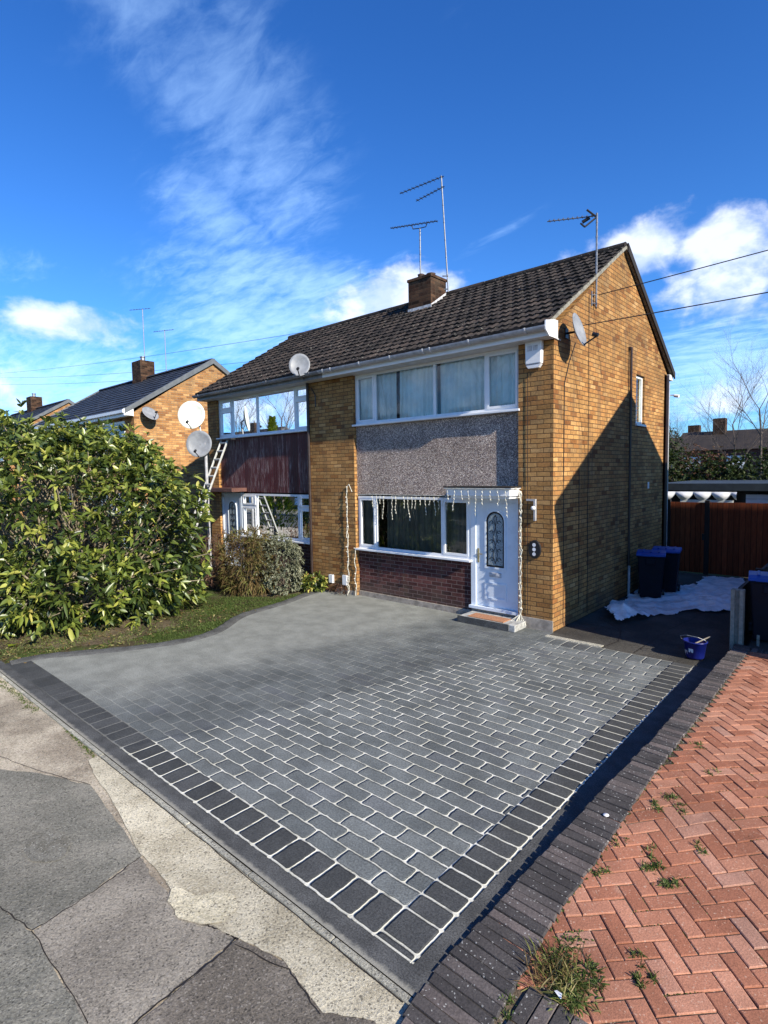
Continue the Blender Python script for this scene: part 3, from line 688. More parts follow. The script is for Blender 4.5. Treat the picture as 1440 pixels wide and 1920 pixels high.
def add_window(root, X0, X1, Z0, Z1, panes, m, sill=True, fr=.055, mull=.06, curt=None, fan=(), yy=YI, mirror=1, dark='void'):
    """frame as part; panes, sill and curtains as its sub-parts. X given along the wall"""
    sx = mirror; b = MB()
    b.box(sx*X0, sx*X1, yy-.02, yy+.05, Z0, Z0+fr); b.box(sx*X0, sx*X1, yy-.02, yy+.05, Z1-fr, Z1)
    xs = [p[0] for p in panes]+[panes[-1][1]]
    for i, xx in enumerate(xs):
        hw = mull/2; a = X0 if i == 0 else xx-hw; c = X1 if i == len(xs)-1 else xx+hw
        if i == 0: c = X0+fr
        if i == len(xs)-1: a = X1-fr
        b.box(sx*a, sx*c, yy-.018, yy+.048, Z0+fr, Z1-fr)
    W = b; gl = []
    for i, (xa, xb, op) in enumerate(panes):
        a = xa+mull/2 if i else X0+fr; c = xb-mull/2 if i < len(panes)-1 else X1-fr; z0, z1 = Z0+fr, Z1-fr
        if i in fan:
            zf = z1-(z1-z0)*.27; W.box(sx*a, sx*c, yy-.016, yy+.046, zf-.035, zf+.035)
            cells = [(z0, zf-.035), (zf+.035, z1)]
        else: cells = [(z0, z1)]
        for (za, zb) in cells:
            if op or i in fan:
                e = .042
                W.box(sx*a, sx*(a+e), yy-.03, yy+.04, za, zb); W.box(sx*(c-e), sx*c, yy-.03, yy+.04, za, zb)
                W.box(sx*(a+e), sx*(c-e), yy-.03, yy+.04, za, za+e); W.box(sx*(a+e), sx*(c-e), yy-.03, yy+.04, zb-e, zb)
                gl.append((a+e, c-e, za+e, zb-e))
            else: gl.append((a, c, za, zb))
    fo = W.build('window', MT['white'], root)
    for a, c, za, zb in gl:
        b = MB(); b.add([(sx*a, yy+.012, za), (sx*c, yy+.012, za), (sx*c, yy+.012, zb), (sx*a, yy+.012, zb)], [(0, 1, 2, 3)]); b.build('pane', MT['glass'], fo, fix=False)
    if sill:
        b = MB(); b.box(sx*(X0-.03), sx*(X1+.03), yy-.13, yy+.02, Z0-.045, Z0-.002); b.build('sill', MT['white'], fo, bevel=.006)
    for (xa, xb, mm, depth) in (curt or []):
        b = MB(); k = max(6, int((xb-xa)*60)); vs = []
        for q in range(k+1):
            x = xa+(xb-xa)*q/k; y = yy+depth+.035*math.sin(x*43+math.sin(x*9)*2)+.014*math.sin(x*101)
            vs += [(sx*x, y, Z0+.02), (sx*(x+.01*math.sin(x*20)), y+.008, Z1-.01)]
        b.add(vs, [(2*q, 2*q+1, 2*q+3, 2*q+2) for q in range(k)]); b.build('curtain', MT[mm], fo, smooth=True, fix=False)
    return fo

def detailed_house(root, sx, own):
    """one half of the pair.  X = distance from the party line, towards the outer gable"""
    P = lambda a: sx*a
    bm_ = MT['brick']
    sh = 0 if own else .205
    PI0, PI1 = (.705, 5.0) if own else (.93, 5.18)
    def shp(L): return [(q[0]+sh, q[1]+sh)+tuple(q[2:]) for q in L]
    b = MB()
    # front piers (full height), thickness .24
    b.box(P(.0), P(PI0), 0, .24, 0, 5.30); b.build('front_wall', bm_, root)
    b = MB(); b.box(P(PI1), P(OUT), 0, .24, 0, 5.30); b.build('front_wall', bm_, root)
    # gable wall with a real opening for the landing window (own side)
    b = MB(); XO, XI = OUT, OUT-.24
    yw0, yw1, zw0, zw1 = 4.34, 4.95, 3.99, 5.13
    ztop = lambda y: 5.385+(7.66-5.385)*(1-abs(y-3.39)/3.39)
    def slab(ya, yb, za, zb=None):
        if zb is None:
            ymid = [ya]+([3.39] if ya < 3.39 < yb else [])+[yb]
            poly = [(ya, za), (yb, za)]+[(y, ztop(y)) for y in ymid[::-1]]
        else: poly = [(ya, za), (yb, za), (yb, zb), (ya, zb)]
        b.prism(poly, P(XI), P(XO))
    slab(.24, yw0, 0); slab(yw1, DP, 0); slab(yw0, yw1, 0, zw0); slab(yw0, yw1, zw1)
    b.prism([(0, 5.30), (.24, 5.30), (.24, ztop(.24)), (0, ztop(0))], P(XI), P(XO))
    b.build('gable_wall', bm_, root)
    b = MB(); b.box(P(0), P(OUT), DP-.24, DP, 0, 5.38); b.build('rear_wall', bm_, root)
    b = MB(); b.box(P(.01), P(OUT-.25), .9, .95, 0, 5.3); b.box(P(.01), P(OUT-.25), .25, .9, 2.62, 2.66); b.box(P(.01), P(.03), .25, .9, 0, 5.3); b.build('interior', MT['void'], root)
    # landing window in the gable
    b = MB(); xo = P(XO-.05); xi = P(XO-.11)
    for (ya, yb, za, zb) in ((yw0, yw0+.06, zw0, zw1), (yw1-.06, yw1, zw0, zw1), (yw0+.06, yw1-.06, zw0, zw0+.06), (yw0+.06, yw1-.06, zw1-.06, zw1)): b.box(xi, xo, ya, yb, za, zb)
    lw = b.build('window', MT['white'], root)
    b = MB(); b.add([(P(XO-.08), yw0+.05, zw0+.05), (P(XO-.08), yw1-.05, zw0+.05), (P(XO-.08), yw1-.05, zw1-.05), (P(XO-.08), yw0+.05, zw1-.05)], [(0, 1, 2, 3)]); b.build('pane', MT['glass'], lw, fix=False)
    b = MB(); b.box(P(XO-.11), P(XO+.045), yw0-.03, yw1+.03, zw0-.05, zw0-.003); b.build('sill', MT['white'], lw)
    b = MB(); b.box(P(XO-.30), P(XO-.26), yw0, yw1, zw0, zw1); b.build('curtain', MT['curtain'], lw)
    # infill
    b = MB(); b.box(P(PI0), P(3.90+sh), YI, YI+.14, 0, 1.10); b.build('brick_panel', MT['redbrick'], root)
    b = MB(); b.box(P(PI0), P(PI1), YI-.012, YI+.12, 2.44, 4.03); b.build('pebbledash_panel' if own else 'cladding_panel', MT['pebble'] if own else MT['cladding'], root)
    if own: cu = [(.75, 1.20, 'curtain', .10), (1.32, 1.88, 'curtain', .10), (1.96, 2.98, 'curtain', .09), (3.06, 4.25, 'curtain', .11), (4.30, 4.98, 'curtain', .09)]; fan = ()
    else: cu = [(.75, 1.30, 'curtain', .16), (1.36, 2.50, 'curtaindark', .12), (2.5, 2.98, 'curtain', .10), (3.05, 4.25, 'curtain', .08), (4.3, 4.97, 'curtain', .15)]; fan = (0, 3)
    add_window(root, PI0+.002, PI1-.002, 4.08, 5.225, [(PI0, 1.335+sh, True), (1.335+sh, 3.02+sh, False), (3.02+sh, 4.26+sh, False), (4.26+sh, PI1, True)], None, curt=shp(cu), fan=fan, mirror=sx)
    cu = [(.8, 1.25, 'curtaindark', .12), (1.35, 3.15, 'curtaindark', .30), (3.2, 3.85, 'curtaindark', .2)]
    add_window(root, PI0+.03, 3.90+sh, 1.16, 2.40, [(PI0, 1.30+sh, True), (1.30+sh, 3.19+sh, False), (3.19+sh, 3.88+sh, True)], None, curt=shp(cu if own else cu[:1]), fan=() if own else (0, 2), mirror=sx)
    # door: frame, leaf, glass, letterbox, handle
    b = MB(); D0, D1, Z0, Z1 = 3.905+sh, PI1, .245, 2.42
    for (xa, xb, za, zb) in ((D0, D0+.11, Z0, Z1), (D1-.07, D1-.002, Z0, Z1), (D0+.11, D1-.07, Z1-.10, Z1)): b.box(P(xa), P(xb), YI-.03, YI+.06, za, zb)
    b.box(P(D0-.02), P(D1-.003), YI-.09, YI+.06, Z0-.055, Z0-.001); b.build('door_frame', MT['doorwhite'], root)
    b = MB(); b.box(P(D0), P(D1-.003), YI-.02, YI+.1, 0, Z0-.058); b.build('door_threshold_base', MT['plinth'], root)
    b = MB(); lx0, lx1, lz0, lz1 = D0+.115, D1-.075, Z0+.005, Z1-.105
    b.box(P(lx0), P(lx1), YI+.0, YI+.045, lz0, lz1)
    cx = (lx0+lx1)/2-.02
    def arch(hw, zb, zc, n=14):
        return [(P(cx-hw), zb), (P(cx+hw), zb)]+[(P(cx+hw*math.cos(math.pi*i/n)), zc+hw*1.0*math.sin(math.pi*i/n)) for i in range(n+1)]
    # raised mouldings
    def ringp(o_, i_, y0, y1):
        n = len(o_); vs = [(p[0], y0, p[1]) for p in o_]+[(p[0], y0, p[1]) for p in i_]+[(p[0], y1, p[1]) for p in o_]+[(p[0], y1, p[1]) for p in i_]
        b.add(vs, [(k, (k+1) % n, n+(k+1) % n, n+k) for k in range(n)]+[(k, (k+1) % n, 2*n+(k+1) % n, 2*n+k) for k in range(n)]+[(n+k, n+(k+1) % n, 3*n+(k+1) % n, 3*n+k) for k in range(n)])
    ringp(arch(.235, 1.02, 1.95), arch(.20, 1.055, 1.95), YI-.022, YI)
    pz0, pz1 = .40, .74
    ringp([(P(cx-.24), pz0), (P(cx+.24), pz0), (P(cx+.24), pz1), (P(cx-.24), pz1)], [(P(cx-.205), pz0+.035), (P(cx+.205), pz0+.035), (P(cx+.205), pz1-.035), (P(cx-.205), pz1-.035)], YI-.014, YI)
    dr = b.build('door', MT['doorwhite'], root)
    b = MB(); A = arch(.20, 1.055, 1.95); n = len(A); b.add([(p[0], YI-.004, p[1]) for p in A], [tuple(range(n))]); b.build('door_glass', MT['obscure'], dr, fix=False)
    b = MB(); Ai = arch(.165, 1.09, 1.95); ringp(A, Ai, YI-.010, YI-.003)
    def sc(pts, r=.006): b.path([(P(cx+p[0]), YI-.008, p[1]) for p in pts], r, 4)
    for q in (-1, 1):     # scroll work leading
        for (zc, rr) in ((1.20, .055), (1.38, .048), (1.56, .05), (1.74, .045), (1.93, .05)):
            sc([(q*(.075+rr*math.cos(t)*(1-.09*i)), zc+rr*math.sin(t)*(1-.09*i)) for i, t in enumerate(np.linspace(0, 5.2, 9))], .0065)
        sc([(0, 1.12), (q*.05, 1.30), (0, 1.47), (q*.045, 1.65), (0, 1.84), (q*.03, 2.02), (0, 2.08)], .006)
    b.build('door_leading', MT['black'], dr)
    b = MB(); b.box(P(cx-.13), P(cx+.13), YI-.018, YI-.001, .86, .945); b.box(P(cx-.11), P(cx+.11), YI-.024, YI-.018, .885, .925); b.build('letterbox', MT['lead'], dr)
    b = MB(); hx = lx0+.045; b.box(P(hx-.017), P(hx+.017), YI-.018, YI, 1.12, 1.40); b.tube((P(hx), YI-.04, 1.30), (P(hx+.11), YI-.045, 1.295), .010); b.tube((P(hx), YI-.04, 1.30), (P(hx), YI, 1.30), .009); b.build('door_handle', MT['brass'], dr)
    # canopy over the door
    b = MB()
    if own: b.box(P(3.62), P(5.02), -.36, YI, 2.47, 2.60); b.box(P(3.68), P(4.98), -.30, YI, 2.42, 2.47); b.box(P(3.59), P(5.05), -.39, YI, 2.60, 2.625)
    else: b.box(P(3.85), P(5.66), -.42, YI-.0, 2.46, 2.57)
    c_ = b.build('canopy', MT['white'] if own else plain('brown_canopy_board', (.10, .045, .035), .6, .3, 5), root, bevel=.006)
    if own:
        b = MB(); b.box(P(3.57), P(5.07), -.41, YI, 2.627, 2.65); b.build('canopy_felt', MT['timberdark'], c_)
        b = MB(); b.box(P(OUT-.685), P(OUT+.012), -.015, 0, -.05, .21); b.box(P(0), P(PI0), -.012, 0, -.05, .10); b.box(P(PI0+.01), P(3.89), YI-.03, YI, -.05, .12); b.build('plinth', MT['plinth'], root, bevel=.005)
    # eaves: soffit, fascia, gutter
    b = MB(); b.box(P(0), P(OUT+.02), -.29, .24, 5.228, 5.25); b.build('soffit', MT['soffit'], root)
    b = MB(); b.box(P(0), P(OUT+.05), -.315, -.292, 5.225, 5.42); b.build('fascia', MT['white'] if own else MT['oldgutter'], root)
    b = MB(); yc, zc, r_ = -.40, 5.375, .078
    pr = [(yc+r_*math.cos(t), zc+r_*.95*math.sin(t)) for t in np.linspace(math.pi, 2*math.pi, 9)]+[(yc+r_*.84, zc), (yc+r_*.55, zc-.035), (yc-r_*.55, zc-.035), (yc-r_*.84, zc)]
    b.prism(pr, P(0), P(OUT+.06)); gu = b.build('gutter', MT['gutter'] if own else MT['oldgutter'], root)
    for xx in ([.15, .42, 1.35, 2.25, 3.12, 3.30, 4.2, 5.35] if own else [.3, 2.0, 3.7, 5.4]):
        b = MB(); pr2 = [(yc+(r_+.006)*math.cos(t), zc+(r_+.006)*math.sin(t)) for t in np.linspace(math.pi, 2*math.pi, 9)]; b.prism(pr2+[(yc+r_, zc+.008), (yc-r_, zc+.008)], P(xx), P(xx+.03)); b.build('gutter_bracket', MT['bracket'] if own else MT['oldgutter'], gu)
    if own:
        b = MB(); b.prism([(-.33, 5.21), (.0, 5.21), (.0, 5.52), (-.1, 5.52), (-.46, 5.45), (-.46, 5.30)], P(OUT+.052), P(OUT+.075)); b.build('fascia_end_box', MT['white'], root)
    # back gutter
    b = MB(); b.box(P(0), P(OUT+.05), DP+.02, DP+.36, 5.27, 5.41); b.build('rear_eaves', MT['soffit'], root)
    # roof
    X0_, X1_ = (0, OUT+.06) if sx > 0 else (-OUT-.06, 0)
    rf = roof_part(X0_, X1_, MT['tile'], root, sd=3 if own else 4)
    b = MB(); xx = X0_
    while xx < X1_-.02:
        x2 = min(xx+.44, X1_); b.cur = random.random()
        pr = [(3.39+.115*math.cos(t), ZR-.015+.105*math.sin(t)) for t in np.linspace(-.25, math.pi+.25, 9)]
        b.prism([(p[0], p[1]+random.uniform(0, .006)) for p in pr], xx+.004, x2-.004); xx = x2
    b.build('ridge_tiles', MT['tile'], rf)
    b = MB(); sl = (ZR-ZE)/(3.39+.36)
    for sgn in (0, 1):
        def yy_(y): return y if sgn == 0 else 6.78-y
        steps = 13
        for q in range(steps):
            ya, yb = -.34+3.73*q/steps, -.34+3.73*(q+1)/steps-.004
            za, zb = ZE+(ya+.36)*sl, ZE+(yb+.36)*sl
            b.prism([(yy_(ya), za-.055+random.uniform(-.006, .006)), (yy_(yb), zb-.055), (yy_(yb), zb+.012), (yy_(ya), za+.022)], P(OUT+.0), P(OUT+.068))
    b.build('verge', MT['verge'] if own else MT['greyverge'], rf)
    b = MB(); b.prism([(7.16, ZE-.10), (3.42, ZR-.11), (3.42, ZR+.07), (7.16, ZE+.06)], P(OUT+.069), P(OUT+.10)); b.build('bargeboard', MT['timberdark'], rf)

right = empty('semi_detached_house', (-OUT, 0, 0), 'yellow brick semi-detached house with grey pebbledash panel and white arched-glass front door', 'house')
detailed_house(right, 1, True)
left = empty('semi_detached_house', (-OUT, 0, 0), 'attached yellow brick house with peeling dark red cladding between its windows', 'house')
detailed_house(left, -1, False)
# chimney (own side of the party line)
b = MB(); b.box(.29, 1.05, 2.62, 3.30, 7.1, 8.05); ch = b.build('chimney', MT['chimbrick'], right)
b = MB(); b.box(.265, 1.075, 2.595, 3.325, 8.052, 8.12); b.build('chimney_cap', MT['chimbrick'], ch)
b = MB(); b.lathe([(.105, 0), (.10, .05), (.085, .16), (.10, .19), (.08, .20), (.07, .02)], (.46, 2.97, 8.12)); b.build('chimney_pot', MT['pot'], ch, smooth=True)
b = MB(); b.lathe([(.115, 0), (.11, .10), (.125, .13), (.10, .14), (.08, .02)], (.80, 2.97, 8.12)); b.build('chimney_pot', MT['pot'], ch, smooth=True)
b = MB(); b.prism([(2.60, 7.16), (2.60, 7.33), (3.33, 7.80), (3.33, 7.60)], 1.052, 1.065); b.box(.278, 1.064, 2.603, 2.618, 7.16, 7.34); b.build('flashing', MT['lead'], ch)
# pipes and cables fixed to the house
b = MB(); b.tube((-.865, -.05, 0), (-.865, -.05, 5.28), .036); b.build('downpipe', MT['darkpipe'], right)
b = MB(); b.path([(-.74, -.03, 5.1), (-.60, -.02, 4.9), (-.60, -.02, 4.62)], .014); b.build('waste_pipe', MT['darkpipe'], right)
b = MB(); b.tube((OUT+.055, 3.82, .72), (OUT+.055, 3.82, 5.65), .028); b.box(OUT, OUT+.06, 3.77, 3.87, 5.6, 5.66); b.build('soil_pipe', MT['darkpipe'], right)
b = MB(); b.tube((OUT+.055, 3.86, 0), (OUT+.055, 3.86, .70), .03); b.build('waste_pipe', MT['gutter'], right)
b = MB(); b.tube((OUT+.05, 6.62, 0), (OUT+.05, 6.62, 5.35), .05); b.build('downpipe', MT['darkpipe'], right)
b = MB(); b.tube((OUT+.02, 6.86, 0), (OUT+.02, 6.86, 5.2), .03); b.build('downpipe', MT['gutter'], right)
def wob(p0, p1, n=14, a=.012):
    p0, p1 = Vector(p0), Vector(p1); return [p0.lerp(p1, i/n)+Vector((random.uniform(0, .004), random.uniform(-a, a), 0)) for i in range(n+1)]
b = MB()
b.path(wob((OUT+.012, 1.52, 6.30), (OUT+.012, 1.54, .05)), .006, 4); b.build('cable', MT['cable'], right)
b = MB(); b.path(wob((OUT+.012, 1.10, 2.95), (OUT+.012, 1.13, .3)), .006, 4); b.build('cable', MT['cable'], right)
b = MB(); b.path(wob((OUT+.012, .40, 2.7), (OUT+.012, .42, .05)), .0055, 4); b.build('cable', MT['cable'], right); b = MB()
b.path([(OUT+.012, .9, 5.3), (OUT+.012, .62, 4.9), (OUT+.012, .42, 4.5), (OUT+.012, .40, 2.7)], .007, 4)
b.build('cable', MT['cable'], right)
b = MB(); b.path(wob((OUT-.50, -.012, 4.7), (OUT-.49, -.012, .25), 16, 0), .006, 4); b.build('cable', MT['cable'], right)
b = MB(); b.box(OUT, OUT+.02, 5.28, 5.36, 2.44, 2.60); b.build('vent', MT['white'], right)
b = MB(); b.box(-.22, -.09, -.06, 0, .22, .42); b.build('meter_box', MT['white'], right)
b = MB(); b.box(.27, .41, -.06, 0, .22, .46); b.build('meter_box', MT['white'], right)

# ---- simple houses further off
def simple_house(m_tile, brickm, label, group, loc, rz=0, chim=True, mirror=1):
    root = empty('semi_detached_house', loc, label, 'house', group, rz); sx = mirror; W = 5.69; P = lambda a: sx*a
    b = MB(); b.prism([(0, 0), (.9, 0), (.9, 5.36), (0, 5.36)], P(0), P(.9)); 
    b = MB(); b.prism([(0.0, 0), (DP, 0), (DP, 5.36), (3.39, 7.64), (0.0, 5.36)], P(.0), P(W)); b.build('wall', brickm, root)
    X0_, X1_ = (0, W+.07) if sx > 0 else (-W-.07, 0)
    rf = roof_part(X0_, X1_, m_tile, root, rows=13, tw=.33, amp=0, sd=9)
    b = MB(); sl = (ZR-ZE)/(3.39+.36)
    for sgn in (0, 1):
        yy_ = (lambda y: y) if sgn == 0 else (lambda y: 6.78-y)
        b.prism([(yy_(-.38), ZE-.13), (yy_(3.39), ZR-.13), (yy_(3.39), ZR+.08), (yy_(-.38), ZE+.05)], P(W+.0), P(W+.11))
    b.build('verge', MT['greyverge'], rf)
    b = MB(); b.prism([(3.25, ZR), (3.53, ZR), (3.46, ZR+.08), (3.32, ZR+.08)], X0_, X1_); b.build('ridge_tiles', m_tile, rf)
    b = MB(); b.box(P(0), P(W+.06), -.34, -.32, 5.20, 5.42); b.box(P(0), P(W+.09), -.46, -.345, 5.32, 5.43); b.box(P(0), P(W), -.32, 0, 5.22, 5.25); b.box(P(W-.02), P(W+.10), -.40, -.05, 5.23, 5.48); b.build('gutter', MT['white'], root)
    for (z0, z1, x0, x1) in ((4.0, 5.1, .8, 4.9), (1.1, 2.3, .8, 3.8)):
        b = MB(); b.box(P(x0), P(x1), -.03, 0, z0, z1); fo = b.build('window', MT['white'], root)
        q = x0+.06
        for xx in (x0+.7, x1-1.3, x1-.0):
            b = MB(); b.add([(P(q), -.035, z0+.07), (P(xx-.06), -.035, z0+.07), (P(xx-.06), -.035, z1-.07), (P(q), -.035, z1-.07)], [(0, 1, 2, 3)]); b.build('pane', MT['obscure'], fo, fix=False); q = xx+.0
    b = MB(); b.box(P(4.0), P(4.9), -.04, 0, .15, 2.3); b.build('door', MT['doorwhite'], root)
    if chim:
        b = MB(); b.box(P(.03), P(.95), 3.0, 3.7, 7.2, 8.55); c = b.build('chimney', MT['chimbrick'], root)
        b = MB(); b.lathe([(.11, 0), (.10, .2), (.13, .22), (.13, .26), (.02, .26)], (P(.5), 3.35, 8.55), 12); b.build('chimney_pot', MT['metal'], c)
    return root
n1 = simple_house(MT['slate'], MT['brickorange'], 'orange brick house with dark flat-tiled roof, its gable just left of the two large dishes', 'houses further along the street', (-22.4, .1, 0), chim=False)
def hcopy(loc, label, group='houses further along the street', rz=0, base=None):
    c = copy_tree(base or n1); c.location = loc; c.rotation_euler.z = rz; c['label'] = label
    if group: c['group'] = group
    return c
n2 = simple_house(MT['slate'], MT['brickorange'], 'house half with the brick chimney behind the big green hedge', 'houses further along the street', (-22.4, .1, 0), mirror=-1)
hcopy((-39.1, .2, 0), 'most distant brick gable peeping over the left end of the hedge')
hcopy((-39.1, .2, 0), 'most distant chimneyed house half over the left end of the hedge', base=n2)
hcopy((11.1, -.40, 0), 'unseen neighbouring house to the right whose roof shades the yellow gable', base=n2)
for k, xx in enumerate((-47, -31, -15)):
    hcopy((xx, -23, 0), 'brick house across the street, only mirrored in the front windows', 'houses across the street', math.pi)
    hcopy((xx, -23, 0), 'chimneyed brick house across the street, only mirrored in the front windows', 'houses across the street', math.pi, n2)

# ================================================================== THINGS ON THE HOUSE
def yagi(b, p, d, L, n, el=.16, r=.011):
    p = Vector(p); d = Vector(d).normalized(); side = d.cross(Vector((0, 0, 1))).normalized(); upv = side.cross(d)
    b.tube(p, p+d*L, r, n=6)
    for i in range(n):
        q = p+d*(L*(i+.5)/n); b.tube(q-side*el/2, q+side*el/2, .007, n=4); b.tube(q-upv*.0, q+upv*.035, .008, n=4)
def aerial(name, base, hgt, label, arms, clampx=None, lean=(0, 0)):
    root = empty(name, base, label, 'aerial', 'television aerials')
    b = MB(); top = Vector((lean[0], lean[1], hgt)); b.tube((0, 0, 0), top, .019, n=8)
    for t in (.15, .3, .45, .6, .75, .9): q = top*t; b.tube(q-Vector((0, 0, .012)), q+Vector((0, 0, .012)), .024)
    b.build('mast', MT['metal'], root)
    for (t, d, L, n) in arms:
        b = MB(); q = top*t; yagi(b, q-Vector(d).normalized()*.08, d, L, n); b.build('antenna_array', MT['cable'], root)
    return root
DL = (-1.0, -.28, -.12)
a1 = aerial('television_aerial', (-4.56, 3.30, 7.78), 3.08, 'tall aerial mast with two arrays beside the brick chimney', [(.99, (-1, -.03, .02), 1.50, 11), (.90, (-1, -.03, -.09), .95, 8)], lean=(-.20, 0))
b = MB(); b.tube((0, 0, .08), (-.12, -.1, .06), .018); b.tube((0, 0, .42), (-.12, -.1, .42), .018); b.build('bracket', MT['metal'], a1)
a2 = aerial('television_aerial', (-5.27, 3.0, 8.3), 1.27, 'shorter aerial with one long array rising from the chimney pot', [])
b = MB(); yagi(b, (.60, 0, 1.27), (-1, 0, .18), 1.68, 13); b.path([(-.28, 0, 1.43), (-.24, 0, 1.31), (0, 0, 1.26), (.20, 0, 1.24), (.25, 0, 1.33)], .012); b.build('antenna_array', MT['cable'], a2)
a3 = aerial('television_aerial', (.05, 1.76, 6.12), 1.78, 'aerial with one pale array bracketed to the gable verge', [])
b = MB(); yagi(b, (-.05, 0, 1.74), (-1, -.18, .13), .92, 10, .12); b.build('antenna_array', MT['metal'], a3)
b = MB(); b.path([(-.02, 0, 1.72), (-.16, -.1, 1.86)], .02); b.path([(-.02, 0, 1.70), (-.2, -.1, 1.55), (-.3, -.05, 1.66)], .018); b.tube((-.28, -.03, 1.68), (-.14, 0, 1.74), .035); b.build('reflector', MT['cable'], a3)
b = MB(); b.tube((-.05, -.12, .06), (.0, .0, .06), .012); b.tube((-.05, -.12, .22), (.0, 0, .22), .012); b.tube((-.04, -.12, 0), (-.04, -.12, .28), .014); b.tube((-.04, .12, 0), (0, 0, .1), .012); b.build('bracket', MT['metal'], a3)
aerial('television_aerial', (-23.2, 3.7, 7.7), 3.5, 'tall thin aerial on the chimney of the next house', [(1., (0, -.78, -.22), .75, 5), (1., (0, .45, .13), .5, 3)])
aerial('television_aerial', (-23.2, 4.8, 7.7), 2.65, 'shorter aerial beside the chimney of the next house', [(1., (0, -.78, -.22), .7, 5), (1., (0, .5, .14), .6, 4)])

def dish(root, c, nrm, r, m, depth=.07, tilt=1.12, arm=True, armm=None):
    nrm = Vector(nrm).normalized(); q = nrm.to_track_quat('Z', 'Y').to_matrix(); c = Vector(c)
    b = MB(); n = 28; rings = 5; vs = [c-nrm*0]
    for k in range(1, rings+1):
        t = k/rings
        for i in range(n):
            a = math.tau*i/n; vs.append(c+q @ Vector((r*t*math.cos(a), r*tilt*t*math.sin(a), depth*t*t)))
    fs = [(0, 1+i, 1+(i+1) % n) for i in range(n)]
    for k in range(rings-1):
        for i in range(n): fs.append((1+k*n+i, 1+(k+1)*n+i, 1+(k+1)*n+(i+1) % n, 1+k*n+(i+1) % n))
    b.add(vs, fs); o = b.build('dish_reflector', m, root, smooth=True)
    sm_ = o.modifiers.new('solid', 'SOLIDIFY'); sm_.thickness = .008
    if arm:
        b = MB(); f0 = c+q @ Vector((0, -r*tilt*.95, depth)); f1 = c+q @ Vector((0, -r*tilt*.75, r*1.25)); b.tube(f0, f1, .014); b.tube(f1, f1+(c-f1).normalized()*.10, .035); b.build('feed_arm', MT['black'], root)
    return q
d1 = empty('satellite_dish', (0, .62, 5.42), 'grey satellite dish with feed arm fixed to the sunny gable wall', 'satellite dish', 'satellite dishes')
nv = Vector((.62, -.60, .25))
qq = dish(d1, (.24, -.25, -.04), (.94, .06, .25), .27, MT['dish'])
b = MB(); b.tube((.01, -.12, -.02), (.22, -.24, -.05), .02); b.box(.0, .02, -.18, -.06, -.11, .07); b.build('bracket', MT['black'], d1)
d2 = empty('satellite_dish', (-6.32, -.36, 5.50), 'grey mesh satellite dish standing above the gutter on the roof edge', 'satellite dish', 'satellite dishes')
dish(d2, (0, -.10, .07), (.62, -.72, .22), .26, MT['dish']); b = MB(); b.tube((0, -.1, .05), (.02, .0, -.25), .018); b.build('bracket', MT['black'], d2)
d3 = empty('satellite_dish', (-10.9, -.62, 4.6), 'large cream satellite dish, upper of the two on the pale pole', 'satellite dish', 'satellite dishes')
dish(d3, (0, -.16, .12), (.66, -.72, .12), .40, MT['dishwhite'], .10, 1.04); b = MB(); b.tube((0, -.16, .1), (.06, .0, .0), .02); b.build('bracket', MT['metal'], d3)
d4 = empty('satellite_dish', (-10.55, -.62, 3.8), 'large grey satellite dish, lower of the two on the pale pole', 'satellite dish', 'satellite dishes')
dish(d4, (0, -.16, .06), (.66, -.72, .12), .37, MT['dish'], .09, 1.06); b = MB(); b.tube((0, -.16, .05), (.0, .0, .0), .02); b.build('bracket', MT['metal'], d4)
d5 = empty('satellite_dish', (-16.7, .6, 5.3), 'small dark satellite dish on the orange gable of the next house', 'satellite dish', 'satellite dishes')
dish(d5, (.28, -.02, .0), (.75, .1, .65), .31, MT['dish'], .06, 1.1); b = MB(); b.tube((0, 0, -.1), (.26, 0, 0), .02); b.build('bracket', MT['black'], d5)
po = empty('dish_pole', (-10.42, -.66, 0), 'pale pole carrying the two large dishes by the left corner of the house', 'pole')
b = MB(); b.tube((0, 0, 0), (-.03, 0, 3.9), .042); b.path([(-.03, .03, 3.6), (-.25, .04, 3.9), (-.42, .04, 4.62)], .024, 8); b.build('pole_tube', MT['gutter'], po)
b = MB(); b.path([(.05, -.04, 2.6), (.07, -.05, 2.2), (.04, -.06, 2.0), (.07, -.04, 1.2)], .012); b.build('cable', MT['cable'], po)
# ladder
ld = empty('ladder', (-10.33, -1.25, 0), 'pale aluminium ladder leaning towards the upper window of the left house', 'ladder')
L0 = Vector((0, -.15, 1.1)); L1 = Vector((.08, 1.12, 4.02))
for q in (-.17, .17): b = MB(); b.tube(L0+Vector((q, 0, 0)), L1+Vector((q, 0, 0)), .030, n=6); b.build('stile', MT['ladder'], ld)
pass
for k in range(12): b = MB(); c = L0.lerp(L1, (k+.5)/12); b.tube(c-Vector((.14, 0, 0)), c+Vector((.14, 0, 0)), .032, n=6); b.build('rung', MT['ladder'], ld)
b = MB(); b.box(-.25, .55, 1.02, 1.20, 3.98, 4.02); b.build('ladder_stay', MT['cable'], ld)
